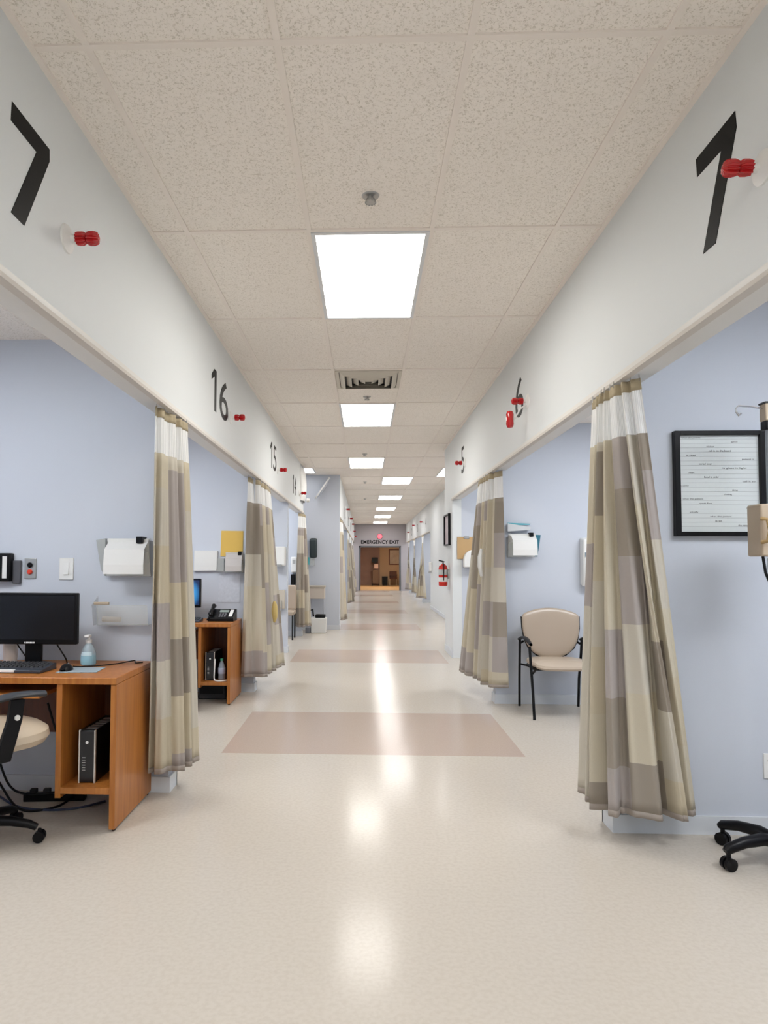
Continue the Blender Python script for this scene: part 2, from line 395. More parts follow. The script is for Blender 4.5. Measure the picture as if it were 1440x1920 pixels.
def bay_fill(x, y, label, m=M_fillB): fixture(x-.6, x+.6, y-.3, y+.3, 2.56, label, m, 'added bay fill panels')  # fill panels added out of view to light the bays
for i, y in enumerate((-.8, 2.2, 5.2, 8.1, 10.6)): bay_fill(-2.25, y, 'added unseen fill panel in left bay %s' % ('behind the camera', 'seventeen', 'sixteen', 'fifteen', 'fourteen')[i])
for i, y in enumerate((-1.2, 1.8, 4.8, 7.7)): bay_fill(2.3, y, 'added unseen fill panel in right bay %s' % ('behind the camera', 'seven', 'six', 'five')[i])
for i, y in enumerate((14.0, 16.6, 19.7, 22.8, 25.9, 28.5)): bay_fill(-1.8, y, 'added unseen fill panel in a far left bay')
for i, y in enumerate((20, 23, 26.2, 28.8)): bay_fill(3.0, y, 'added unseen fill panel in a far right bay')
for i, x in enumerate((-3.2, 3.3)): fixture(x-.3, x+.3, 10.6, 12.2, ZC, 'lit panel in the %s arm of the cross passage' % ('left', 'right')[i], M_lampF)
t = fixture(.2, 1.4, 32.6, 33.2, 2.7, 'added unseen warm fill panel in the waiting room', light_mat('warm_fill_panel', 44, (1, .80, .60)))  # unseen warm panel, added to brighten the waiting room

# vent, sprinklers
def vent():
    cx, cy = GX+.005, 6.03
    t = thing('air_vent', 'square white louvred air vent in the corridor ceiling', 'vent', (cx, cy, ZC))
    e = .29
    f = MB().box(-e, e, -e, -e+.03, -.012, 0).box(-e, e, e-.03, e, -.012, 0).box(-e, -e+.03, -e+.03, e-.03, -.012, 0).box(e-.03, e, -e+.03, e-.03, -.012, 0)
    f.build('frame', mat('vent_paint', (.62, .58, .50), .5), t, smooth=False)
    MB().box(-.26, .26, -.26, .26, -.001, 0).build('duct_opening', M_blackm, t, smooth=False)
    for k in range(4):
        a, b = .255-.06*k, .255-.06*k-.042; v = []
        for r, z in ((a, -.004), (b, -.034), (b-.004, -.034), (a-.004, -.002)): v += [(-r, -r, z), (r, -r, z), (r, r, z), (-r, r, z)]
        fs = [(q*4+j, q*4+(j+1) % 4, ((q+1) % 4)*4+(j+1) % 4, ((q+1) % 4)*4+j) for q in range(4) for j in range(4)]
        MB().add(v, fs).build('louvre', mat('vent_paint'), t, smooth=False)
vent()
def sprinkler(x, y, label):
    t = thing('sprinkler', label, 'sprinkler', (x, y, ZC), 0, 'ceiling sprinklers')
    MB().lathe([(.001, -.004), (.036, -.006), (.04, 0)], n=20).build('escutcheon', M_steel, t)
    MB().lathe([(.010, -.030), (.012, -.004)], n=12).build('stem', M_steel, t)
    b = MB().lathe([(.006, -.034), (.026, -.032), (.026, -.029), (.006, -.027)], n=12)
    for j in range(10):
        a = 2*PI*j/10; b.box(.022*math.cos(a)-.003, .022*math.cos(a)+.003, .022*math.sin(a)-.003, .022*math.sin(a)+.003, -.036, -.028)
    b.build('deflector', M_steel, t)
    b = MB().tube([(-.012, 0, -.01), (-.02, 0, -.02), (-.008, 0, -.032)], .003, 6).tube([(.012, 0, -.01), (.02, 0, -.02), (.008, 0, -.032)], .003, 6); b.build('yoke', M_steel, t)
for (x, y, l) in ((.024, 2.971, 'sprinkler head in the ceiling tile in front of the nearest light'), (.019, 6.68, 'sprinkler head between the air vent and the second light'),
                  (-.003, 10.27, 'sprinkler head just in front of the third light'), (.0, 13.9, 'sprinkler head left of the first far light'), (.0, 17.6, 'farthest sprinkler head in the corridor ceiling')): sprinkler(x, y, l)

# ---------------------------------------------------------------- bay numbers
def seven(x, s, pts, label):
    a, b = (x, x+s*.002); o = MB().prism(pts, min(a, b), max(a, b), 'X')
    return o
p7 = [(-1.079, 1.961, 2.685), (0, 2.205, 2.687), (0, 2.207, 2.645), (0, 2.051, 2.343), (0, 1.971, 2.344), (0, 2.118, 2.624), (0, 1.958, 2.624)]
t = thing('bay_number', 'large dark numeral 7 on the left header, nearest the camera', 'number sign', (XL, 1.9, 2.34), 0, 'bay numbers')
def local(o, t): o.matrix_parent_inverse = Matrix.Translation(t.location).inverted(); return o
local(MB().prism([(a[1], a[2]) for a in p7], XL, XL+.002, 'X').build('digit', M_digit, t, smooth=False), t)
local(text_mesh('digit', '1', M_digit, (XL, 1.68, 2.343), (0, 1, 0), (0, 0, 1), .13, .342, .002, t), t)
p7r = [(2.129, 2.719), (2.123, 2.663), (2.263, 2.354), (2.346, 2.356), (2.215, 2.644), (2.376, 2.647), (2.383, 2.715)]
tag(MB().prism([(a+.0, b) for a, b in p7r], XR-.002, XR, 'X').build('bay_number', M_digit, smooth=False), 'large black numeral 7 on the right header, nearest the camera', 'number sign', 'bay numbers')
def bay_number(txt, x, y0, w, label, z0=2.36, h=.30):
    ux = (0, 1, 0) if x < 0 else (0, -1, 0)
    if len(txt) == 1: return tag(text_mesh('bay_number', txt, M_digit, (x, y0, z0), ux, (0, 0, 1), w, h, .002), label, 'number sign', 'bay numbers')
    t = thing('bay_number', label, 'number sign', (x, y0, z0), 0, 'bay numbers')
    w1 = w*.26
    for c, off, ww in ((txt[0], 0, w1), (txt[1], w*.45, w*.53)):
        if c == '1' and off == 0:   # narrow one with a short flag at its top
            q = [(0, h*.80), (w1*.55, h), (w1, h), (w1, 0), (w1*.62, 0), (w1*.62, h*.83), (0, h*.68)]
            MB().prism([(u*ux[1], v) for u, v in q], 0, .002 if x < 0 else -.002, 'X').build('digit', M_digit, t, smooth=False); continue
        text_mesh('digit', c, M_digit, (0, off*ux[1], 0), ux, (0, 0, 1), ww, h, .002, t)
bay_number('16', XL, 4.655, .585, 'dark number 16 on the left header')
bay_number('15', XL, 7.61, .53, 'dark number 15 on the left header, beyond the 16')
bay_number('14', XL, 10.02, .5, 'faint number 14 at the far end of the left header', 2.31, .28)
bay_number('6', XR, 5.27, .26, 'dark numeral 6 on the right header, behind a red call light', 2.385, .30)
bay_number('5', XR, 8.23, .22, 'dark numeral 5 on the right header, farthest of the right numbers', 2.346, .32)
for i, y in enumerate((16.0, 19.2, 22.3)): bay_number(str(13-i), FL, y, .42, 'small dark bay number on the far left header, number %d' % (13-i), 2.3, .28)
for i, y in enumerate((20.2, 23.4, 26.3)): bay_number(str(4-i), FR, y, .2, 'small dark bay number on the far right header, number %d' % (4-i), 2.3, .28)

# ---------------------------------------------------------------- call lights
def ribbed(prof, n=40, ribs=11, amp=.0036, o=(0, 0, 0)):
    b = MB(); vs = []; fs = []
    for r, h in prof:
        for j in range(n*2):
            a = PI*j/n; rr = r + (amp*math.cos(ribs*a) if r > .01 else 0)
            vs.append((h+o[0], rr*math.cos(a)+o[1], rr*math.sin(a)+o[2]))
    N = n*2
    for i in range(len(prof)-1):
        for j in range(N): fs.append((i*N+j, i*N+(j+1) % N, (i+1)*N+(j+1) % N, (i+1)*N+j))
    fs += [tuple(range(N))[::-1], tuple((len(prof)-1)*N+j for j in range(N))]
    return b.add(vs, fs)
def call_light(loc, face, label):
    t = thing('call_light', label, 'call light', loc, 0 if face > 0 else PI, 'red call lights above the bays')
    MB().lathe([(.001, .0), (.052, .0), (.050, .006), (.030, .012), (.016, .02), (.014, .036), (.001, .036)], axis='X', n=28).build('mounting_base', M_white, t)
    ribbed([(.003, .034), (.019, .036), (.021, .046), (.021, .062), (.015, .072), (.008, .074)]).build('inner_lens', M_red, t)
    ribbed([(.008, .073), (.019, .077), (.022, .086), (.022, .102), (.018, .114), (.006, .120)]).build('outer_lens', M_red, t)
    return t
for (y, z, l) in ((2.352, 2.447, 'red ribbed call light beside the numeral 7 on the left header'), (5.326, 2.434, 'red call light right of the number 16'),
                  (8.231, 2.408, 'red call light right of the number 15'), (10.999, 2.40, 'red call light under the white shade at the end of the left header')):
    call_light((XL, y, z), 1, l)
for (y, z, l) in ((1.988, 2.450, 'red ribbed call light in front of the numeral 7 on the right header'), (4.87, 2.444, 'red call light crossing the numeral 6, with a drooping red oval'),
                  (7.934, 2.444, 'red call light crossing the numeral 5 on the right header')):
    t = call_light((XR, y, z), -1, l)
    if y == 4.87:   # second lens facing the camera on a bracket below
        MB().tube([(.0, .0, -.02), (.05, .0, -.05), (.10, 0, -.13), (.13, .0, -.13)], .006, 8).build('bracket', M_white, t)
        b = MB(); vs = []; 
        prof = [(.001, -.064), (.02, -.058), (.028, -.036), (.026, 0), (.028, .036), (.02, .058), (.001, .064)]
        b.lathe(prof, (.131, .0, -.133), 'Z', 20).build('oval_lens', M_red, t)
for i, (y, z) in enumerate(((16.18, 2.585), (19.9, 2.60), (23.0, 2.605), (26.1, 2.5), (28.6, 2.4))):
    call_light((FL, y, z-.05), 1, ('nearest', 'second', 'third', 'fourth', 'farthest')[i] + ' small red call light along the far left header')
for i, (y, z) in enumerate(((20.9, 2.51), (24.2, 2.58), (27.05, 2.455))):
    call_light((FR, y, z), -1, ('nearest', 'middle', 'farthest')[i] + ' small red call light along the far right header')

# ---------------------------------------------------------------- curtains
def resample(path, n):
    P = [Vector((a, b)) for a, b in path]
    # Catmull-Rom through the points, then even spacing
    Q = []
    for i in range(len(P)-1):
        p0, p1, p2, p3 = P[max(i-1, 0)], P[i], P[i+1], P[min(i+2, len(P)-1)]
        for k in range(16):
            t = k/16; Q.append(.5*((2*p1)+(p2-p0)*t+(2*p0-5*p1+4*p2-p3)*t*t+(3*p1-p0-3*p2+p3)*t**3))
    Q.append(P[-1]); L = [0]
    for i in range(1, len(Q)): L.append(L[-1]+(Q[i]-Q[i-1]).length)
    out = []; j = 0
    for k in range(n):
        s = L[-1]*k/(n-1)
        while j < len(L)-2 and L[j+1] < s: j += 1
        d = L[j+1]-L[j]; out.append(Q[j].lerp(Q[j+1], (s-L[j])/d if d else 0))
    return out
def curtain(label, top, bot, hem, folds, seed, fab=0, ztop=2.10, amp_b=.045, amp_t=.014, power=1.0, group='bay curtains', mesh_h=.19, nc=220):
    rnd = random.Random(seed)
    A, B = resample(top, nc), resample(bot, nc)
    base = Vector(((B[nc//2].x), (B[nc//2].y), 0))
    t = thing('privacy_curtain', label, 'curtain', base, 0, group)
    ph = [rnd.uniform(0, 6.28) for _ in range(4)]; 
    def normals(P):
        o = []
        for i in range(nc):
            d = (P[min(i+2, nc-1)]-P[max(i-2, 0)]); d = d.normalized() if d.length else Vector((1, 0)); o.append(Vector((-d.y, d.x)))
        return o
    NA, NB = normals(A), normals(B)
    def wave(u, t_):
        x = 2*PI*folds*(u + .035*math.sin(2*PI*u*1.7+ph[0]) + .02*math.sin(2*PI*u*3.1+ph[1])) + ph[2]
        y = math.sin(x) + .22*math.sin(3*x+.6) ; y = math.copysign(abs(y)**.85, y)
        return y*(.75+.35*math.sin(2*PI*u*2.3+ph[3]))
    def top_wave(u): return math.sin(2*PI*(folds*1.0)*u*1.0+ph[2])
    def pt(i, z):
        u = i/(nc-1); tt = (ztop-z)/(ztop-hem); e = tt**power
        p = A[i].lerp(B[i], e); n = (NA[i].lerp(NB[i], e)).normalized()
        a = amp_t + (amp_b-amp_t)*min(1, tt*1.25)**.8
        edge = min(1, u*12, (1-u)*12)*.6+.4
        q = p + n*(wave(u, tt)*a*edge)
        zz = z + (.004*math.sin(9*u+ph[1]) if z < hem+.05 else 0)
        return (q.x-base.x, q.y-base.y, zz)
    s = [0]
    for i in range(1, nc):
        a, b = pt(i-1, hem+.4), pt(i, hem+.4); s.append(s[-1]+math.dist(a[:2], b[:2]))
    def patch(name, z1, z0, nr, m, th):
        rows = [[pt(i, z1+(z0-z1)*r/nr) for i in range(nc)] for r in range(nr+1)]
        b = MB().grid(rows); o = b.build(name, m, t)
        me = o.data; uv = me.uv_layers.new(name='UVMap')
        for lp in me.loops:
            vi = lp.vertex_index; r, i = divmod(vi, nc); uv.data[lp.index].uv = (s[i], z1+(z0-z1)*r/nr)
        if th:
            mo = o.modifiers.new('solid', 'SOLIDIFY'); mo.thickness = th
        return o
    patch('fabric', ztop-.05-mesh_h, hem+.028, 36, M_fab[fab], .0018)
    patch('hem', hem+.028, hem, 2, mat('taupe_hem', (.33, .285, .25), .85), .003)
    patch('netting', ztop-.05, ztop-.05-mesh_h, 8, M_net, 0)
    patch('heading_tape', ztop, ztop-.05, 3, M_tape, .003)
    for k in range(int(folds*1.5)+1):
        i = int((nc-1)*k/(int(folds*1.5))); i = min(max(i, 2), nc-3); q = pt(i, ztop)
        MB().tube([(q[0], q[1], ztop-.012), (q[0], q[1], ztop+.006), (q[0]*.98, q[1]*.99, ztop+.018)], .0025, 6).build('hook', M_chrome, t)
    return t
# near right, beside the picture frame
curtain('beige patchwork curtain in front of the right wall end, left of the black picture frame',
        [(1.150, 3.42), (1.150, 3.25), (1.165, 3.10), (1.215, 3.00)],
        [(1.070, 3.46), (1.085, 3.30), (1.115, 3.16), (1.22, 3.13), (1.37, 3.125), (1.53, 3.215)], .14, 6.2, 11, 0, amp_b=.052)
curtain('beige patchwork curtain beside the wooden desk in the left foreground',
        [(-1.105, 3.48), (-1.085, 3.66), (-1.065, 3.83), (-1.068, 4.01)],
        [(-1.165, 3.665), (-1.10, 3.655), (-1.03, 3.70), (-.985, 3.82), (-.975, 3.95)], .14, 4.6, 23, 1, amp_b=.035)
curtain('taupe patchwork curtain with a yellow tie, beside the second desk',
        [(-1.13, 6.45), (-1.08, 6.75), (-1.07, 7.1), (-1.075, 7.6)],
        [(-1.19, 6.50), (-1.06, 6.46), (-.96, 6.66), (-.95, 6.95), (-.86, 7.25)], .17, 5.2, 31, 2, amp_b=.05, amp_t=.02, group='bay curtains')
curtain('narrow patchwork curtain at the far end of the left header',
        [(-1.12, 11.35), (-1.06, 11.6), (-1.06, 11.9)],
        [(-1.20, 11.55), (-1.07, 11.5), (-.98, 11.62), (-.945, 11.78)], .17, 4, 41, 3, amp_b=.03)
curtain('beige patchwork curtain to the left of the taupe guest chair',
        [(1.165, 6.95), (1.155, 6.60), (1.165, 6.32), (1.225, 6.04)],
        [(.965, 7.02), (1.03, 6.72), (1.09, 6.30), (1.13, 6.13), (1.27, 6.06)], .17, 6.4, 57, 2, amp_b=.04, amp_t=.018)
fl = [('pale curtain at the corner where the far left bays begin', [(-.50, 12.95), (-.46, 13.3), (-.46, 13.8)], [(-.46, 12.92), (-.40, 13.05), (-.35, 13.3)], .16),
      ('second curtain of the far left bays', [(-.46, 17.7), (-.46, 18.4)], [(-.47, 18.0), (-.36, 18.5), (-.30, 18.9)], .17),
      ('third curtain of the far left bays', [(-.46, 20.8), (-.46, 21.6)], [(-.47, 21.0), (-.36, 21.3), (-.32, 21.7)], .17),
      ('last curtain of the far left bays, nearest the end wall', [(-.46, 24.0), (-.46, 24.9)], [(-.46, 24.1), (-.36, 24.5), (-.30, 25.0)], .17)]
for i, (l, a, b, h) in enumerate(fl): curtain(l, a, b, h, 3.5, 60+i, i % 4, amp_b=.03, group='far bay curtains', nc=80)
fr = [('nearer curtain of the far right bays', [(1.79, 20.6), (1.79, 21.4)], [(1.60, 21.2), (1.72, 20.75), (1.86, 20.4)], .17),
      ('farther curtain of the far right bays', [(1.79, 26.9), (1.79, 27.9)], [(1.63, 27.7), (1.74, 27.1), (1.85, 26.8)], .17),
      ('middle curtain of the far right bays, mostly hidden', [(1.79, 24.0), (1.79, 24.9)], [(1.68, 24.5), (1.76, 24.2), (1.84, 23.9)], .17)]
for i, (l, a, b, h) in enumerate(fr): curtain(l, a, b, h, 3.5, 70+i, (i+1) % 4, amp_b=.03, group='far bay curtains', nc=80)
# things caught on curtains
o = MB().tube([(-.915, 6.80, .885), (-.905, 6.79, .84), (-.91, 6.78, .78), (-.90, 6.785, .72), (-.915, 6.80, .66)], [.012, .028, .034, .026, .010], 14).build('fabric_tie', mat('yellow_cloth', (.66, .50, .19), .8), sub=1)
tag(o, 'bright yellow cloth tie hanging on the second left curtain', 'cloth tie')
o = MB().tube([(1.075, 6.27, 1.405), (1.06, 6.27, 1.33), (1.06, 6.27, 1.24), (1.075, 6.28, 1.15)], [.012, .02, .021, .012], 14).build('plastic_sleeve', M_white)
tag(o, 'white plastic sleeve hanging between the folds of the right-hand second curtain', 'plastic sleeve')

# ---------------------------------------------------------------- desks
def desk(loc, label):
    t = thing('desk', label, 'desk', loc, 0, 'computer desks in the left bays')
    # local: right edge x=0, front y=0, floor z=0
    W, D, H = 1.32, .555, .725; th = .028
    MB().box(-W, 0, -.006, D, H-.032, H).build('desktop', M_wood, t, .003)
    MB().box(-th, 0, 0, D-.005, .012, H-.033).build('side_panel', M_wood, t, .002)
    MB().box(-W, -W+th, 0, D-.005, .012, H-.033).build('side_panel', M_wood, t, .002)
    MB().box(-.292, -.292+th, .002, D-.005, .155, H-.033).build('divider', M_wood, t, .002)
    MB().box(-.292+th, -th, .002, D-.005, .175, .205).box(-.292, -.292+th, .002, D-.01, .155, .155).build('bottom_shelf', M_wood, t, .001)
    MB().box(-.291+th, -th, D-.02, D-.006, .205, H-.033).build('back_panel', wood_material('shaded_brown_laminate', (.12, .028, .008), (.16, .04, .011)), t)  # shade inside the compartment put into the laminate colour
    MB().box(-W+th, -.293, D-.02, D-.006, .33, H-.033).build('modesty_panel', mat('shaded_brown_laminate'), t)
    MB().box(-W+th+.03, -.37, -.01, .36, .625, .645).build('keyboard_tray', M_wood, t, .002)
    for x in (-.014, -W+.014):
        for y in (.03, D-.04): MB().lathe([(.009, 0), (.011, .004), (.008, .013)], (x, y, 0), n=12).build('glide', M_black, t)
    return t
desk((-1.184, 3.207, 0), 'orange-brown wooden desk with an open computer compartment, left foreground')
d2 = desk((-1.199, 6.019, 0), 'wooden desk in the second left bay, with a desk phone on its top')
def tower(loc, label):
    t = thing('computer_tower', label, 'computer', loc, 0, 'small desktop computers in the desk compartments')
    MB().box(.0, .082, .006, .33, .0, .252).build('case', M_black, t, .003)
    MB().box(.006, .076, -.002, .006, .004, .248).build('front_panel', mat('gloss_black', (.01, .01, .012), .2), t, .001)
    for x in (0, .076): MB().box(x, x+.006, -.004, .012, .0, .254).build('silver_rail', M_rail, t, .001)
    MB().lathe([(.001, -.005), (.007, -.005), (.007, 0)], (.041, 0, .195), 'Y', 16).build('power_button', M_white, t)
    b = MB()
    for k in range(6): b.box(.018, .034, -.0035, -.001, .06+.012*k, .064+.012*k)
    b.build('vent_slots', M_steel, t, smooth=False)
    b = MB()
    for k in range(5): b.box(.02+k*.001, .075, .04+.05*k, .07+.05*k, .252, .254)
    b.build('top_grille', M_steel, t, smooth=False)
    return t
tower((-1.392, 3.28, .205), 'black and silver computer tower in the near desk compartment')
tower((-1.44, 6.10, .205), 'black computer tower in the second desk, beside a water bottle')
def monitor(loc, label, w=.50, h=.272, m=M_screen, rz=0):
    t = thing('monitor', label, 'computer monitor', loc, rz)
    MB().box(-w/2, w/2, 0, .035, .115, .115+h).build('housing', M_black, t, .006)
    MB().box(-w/2+.014, w/2-.014, -.0015, .001, .115+.026, .115+h-.014).build('screen', m, t, smooth=False)
    MB().box(-.045, .045, .036, .056, .01, .25).build('stand_neck', M_black, t, .004)
    MB().lathe([(.085, 0), (.085, .006), (.075, .012), (.03, .014)], (0, .045, 0), n=32).build('stand_base', M_black, t)
    b = MB()
    for k, wd in enumerate((.006, .009, .005, .008, .006, .007)): b.box(-.03+.0095*k, -.03+.0095*k+wd, -.0025, 0, .121, .129)
    o = b.build('maker_mark', M_white, t, smooth=False); o['label'] = 'small white lettering on the bottom bezel'
    return t
monitor((-1.772, 3.53, .746-.0205), 'black computer monitor, switched off, on the foreground desk')
def blue_screen():
    m = mat('lit_blue_screen', (.01, .012, .03), .3); nt = m.node_tree; b = nt.nodes['Principled BSDF']
    tc = nt.nodes.new('ShaderNodeTexCoord'); mp = nt.nodes.new('ShaderNodeMapping'); nt.links.new(tc.outputs['Object'], mp.inputs[0])
    mp.inputs['Location'].default_value = (-.12*9, 0, -.25*7); mp.inputs['Scale'].default_value = (9, 1, 7)
    g = nt.nodes.new('ShaderNodeTexGradient'); g.gradient_type = 'SPHERICAL'; nt.links.new(mp.outputs[0], g.inputs[0])
    nt.links.new(mix_col(nt, g.outputs[0], (.004, .015, .06), (.05, .45, 1.0)), b.inputs['Emission Color']); b.inputs['Emission Strength'].default_value = .9
    return m
monitor((-1.80, 6.40, .7255), 'computer monitor with a lit blue screen on the second desk', w=.47, h=.275, m=blue_screen())

def keyboard(loc, rz, label, pale=True):
    t = thing('keyboard', label, 'keyboard', loc, rz)
    MB().prism([(0, 0), (.165, 0), (.165, .030), (.15, .032), (0, .014)], -.235, .235, 'X').build('case', mat('slate_plastic', (.035, .04, .055), .4), t, .003)
    b = MB()
    for r in range(5):
        for c in range(20):
            x = -.222+c*.0222; y = .048+r*.0205; z = .0145+y*.115
            b.add([(x, y, z), (x+.0185, y, z), (x+.0185, y+.017, z+.002), (x, y+.017, z+.002), (x+.002, y+.002, z+.007), (x+.0165, y+.002, z+.007), (x+.0165, y+.014, z+.009), (x+.002, y+.014, z+.009)],
                  [(0, 3, 2, 1), (4, 5, 6, 7), (0, 1, 5, 4), (1, 2, 6, 5), (2, 3, 7, 6), (3, 0, 4, 7)])
    o = b.build('keys', mat('key_plastic', (.03, .03, .033), .45), t, smooth=False); o['kind'] = 'stuff'
    if pale:
        MB().prism([(-.004, .004), (.028, .004), (.028, .0165), (-.004, .0155)], -.235, .10, 'X').build('palm_strip', M_white, t, .001)
    return t
keyboard((-1.84, 3.315, .7255), -.04, 'black keyboard with a pale front strip on the foreground desk')
keyboard((-1.74, 6.10, .7255), 0, 'dark keyboard on the second desk in front of the blue screen', False)
# mouse pad and mouse, near desk
pad = MB().box(-.10, .10, -.06, .10, 0, .003).build('mouse_pad', mat('grey_blue_pad', (.30, .36, .40), .8), None, .001); pad.location = (-1.445, 3.40, .7255); pad.rotation_euler.z = .08
tag(pad, 'thin grey-blue mouse pad right of the keyboard', 'mouse pad')
def mouse(loc, label):
    t = thing('computer_mouse', label, 'computer mouse', loc, .1)
    rows = []
    for i in range(9):
        v = i/8; y = -.05+.1*v; wv = .03*math.sin(PI*(v*.86+.07))**.5; hh = .034*math.sin(PI*(v*.8+.12))
        rows.append([(wv*math.cos(a), y, max(0, hh*math.sin(a))) for a in [PI*j/12 for j in range(13)]])
    MB().grid(rows).build('shell', M_black, t)
    MB().lathe([(.006, -.003), (.007, 0), (.006, .003)], (0, .028, .026), 'X', 12).build('scroll_wheel', M_steel, t)
    return t
mouse((-1.515, 3.40, .729), 'small black mouse on the grey-blue pad')
def cable(name, pts, label, r=.003, m=None, cat='cable', group=None):
    P = [Vector(p) for p in pts]; Q = []
    for i in range(len(P)-1):
        p0, p1, p2, p3 = P[max(i-1, 0)], P[i], P[i+1], P[min(i+2, len(P)-1)]
        for k in range(8):
            t = k/8; Q.append(.5*((2*p1)+(p2-p0)*t+(2*p0-5*p1+4*p2-p3)*t*t+(3*p1-p0-3*p2+p3)*t**3))
    Q.append(P[-1])
    return tag(MB().tube(Q, r, 8).build(name, m or M_black), label, cat, group)
cable('mouse_cable', [(-1.505, 3.455, .74), (-1.48, 3.50, .731), (-1.40, 3.56, .729), (-1.33, 3.64, .729), (-1.27, 3.70, .735), (-1.25, 3.66, .729), (-1.215, 3.68, .729)], 'black mouse cable running to the back corner of the desk')
cable('monitor_cable', [(-1.85, 3.55, .838), (-1.835, 3.57, .80), (-1.79, 3.58, .74), (-1.76, 3.62, .73)], 'black cable hanging left of the foreground monitor stand', .004)
cable('monitor_cable', [(-1.635, 3.55, .838), (-1.62, 3.57, .80), (-1.60, 3.58, .76), (-1.61, 3.62, .73)], 'black cable hanging right of the foreground monitor stand', .004)
def pump_bottle(loc, label):
    t = thing('sanitizer_bottle', label, 'bottle', loc)
    prof = [(.002, 0), (.036, 0), (.041, .006), (.042, .03), (.038, .065), (.030, .09), (.018, .108), (.014, .114), (.014, .118), (.002, .118)]
    MB().lathe(prof, n=28).build('bottle_body', mat('translucent_bottle', (.66, .80, .86), .12, alpha=.38), t)
    MB().lathe([(.002, .003), (.037, .004), (.039, .03), (.038, .048), (.002, .048)], n=24).build('gel', mat('blue_gel', (.10, .50, .66), .2), t)
    MB().lathe([(.016, .116), (.017, .132), (.008, .136), (.007, .15), (.002, .15)], n=20).build('collar', M_white, t)
    MB().box(-.012, .012, -.035, .01, .148, .162).build('pump_head', M_white, t, .004)
    b = MB(); n = 10
    rows = [[(.0405*math.sin(a)*s, -.0405*math.cos(a)*s, z) for a in [-.8+1.6*j/n for j in range(n+1)]] for z, s in ((.052, 1.0), (.062, .965), (.072, .92))]
    o = b.grid(rows).build('front_label', mat('pale_label', (.55, .68, .74), .5), t)
    return t
pump_bottle((-1.485, 3.60, .7255), 'pump bottle of blue hand sanitizer on the foreground desk')
o = MB().lathe([(.002, .0), (.034, .0), (.04, .1), (.04, .102), (.037, .102), (.032, .006), (.002, .006)], n=28).build('paper_cup', M_white); o.location = (-1.945, 3.66, .7255)
tag(o, 'white cup behind the monitor at the left edge of the desk', 'cup')
# water bottle and cord in the second desk
t = thing('water_bottle', 'clear water bottle with a green cap in the second desk compartment', 'bottle', (-1.305, 6.16, .205))
MB().lathe([(.002, 0), (.03, .001), (.033, .01), (.031, .05), (.033, .07), (.031, .11), (.024, .14), (.012, .165), (.012, .172), (.002, .172)], n=24).build('bottle_body', mat('bottle_plastic', (.55, .62, .72), .1, alpha=.55), t)
MB().lathe([(.0335, .055), (.034, .057), (.034, .105), (.0335, .107)], n=24).build('wrapper', mat('pale_blue_label', (.50, .55, .70), .5), t)
MB().lathe([(.002, .172), (.014, .172), (.014, .19), (.002, .19)], n=20).build('cap', mat('green_cap', (.05, .42, .22), .4), t)
cable('white_cord', [(-1.35, 6.09, .40), (-1.352, 6.07, .30), (-1.35, 6.06, .225), (-1.32, 6.045, .212), (-1.27, 6.05, .212), (-1.235, 6.08, .212)], 'white cord draped beside the computer in the second desk', .006, M_white)
def desk_phone(loc, label, rz=0):
    t = thing('desk_phone', label, 'telephone', loc, rz)
    MB().prism([(0, 0), (.18, 0), (.18, .10), (.165, .105), (0, .03)], -.12, .12, 'X').build('phone_body', M_black, t, .004)
    sl = math.atan2(.075, .165)
    def face(x0, x1, a, b, up=.002, nm='', m=M_white):
        P = []
        for (x, q) in ((x0, a), (x1, a), (x1, b), (x0, b)):
            P.append((x, q*math.cos(sl), .03+q*math.sin(sl)+.001))
        top = [(p[0], p[1]-up*math.sin(sl), p[2]+up*math.cos(sl)) for p in P]
        return MB().add(P+top, [(0, 3, 2, 1), (4, 5, 6, 7), (0, 1, 5, 4), (1, 2, 6, 5), (2, 3, 7, 6), (3, 0, 4, 7)]).build(nm, m, t, smooth=False)
    face(-.03, .055, .115, .155, .002, 'display', mat('lcd_grey_green', (.30, .36, .32), .3))
    o = face(.068, .10, .03, .16, .002, 'key_label_strip', M_white)
    for r in range(4):
        for c in range(3): face(-.022+c*.024, -.006+c*.024, .02+r*.022, .034+r*.022, .004, 'key', mat('grey_key', (.16, .16, .17), .5))
    MB().tube([(-.09, .0, .055), (-.095, .01, .07), (-.095, .08, .105), (-.095, .15, .135), (-.09, .165, .13)], [.018, .022, .014, .022, .018], 12).build('handset', M_black, t)
    MB().tube([(-.10, -.005, .04), (-.125, -.01, .015), (-.12, .05, .006), (-.10, .12, .006)], .004, 8).build('cord', M_black, t)
    return t
desk_phone((-1.335, 6.22, .7255), 'black desk phone with a white key strip on the second desk')

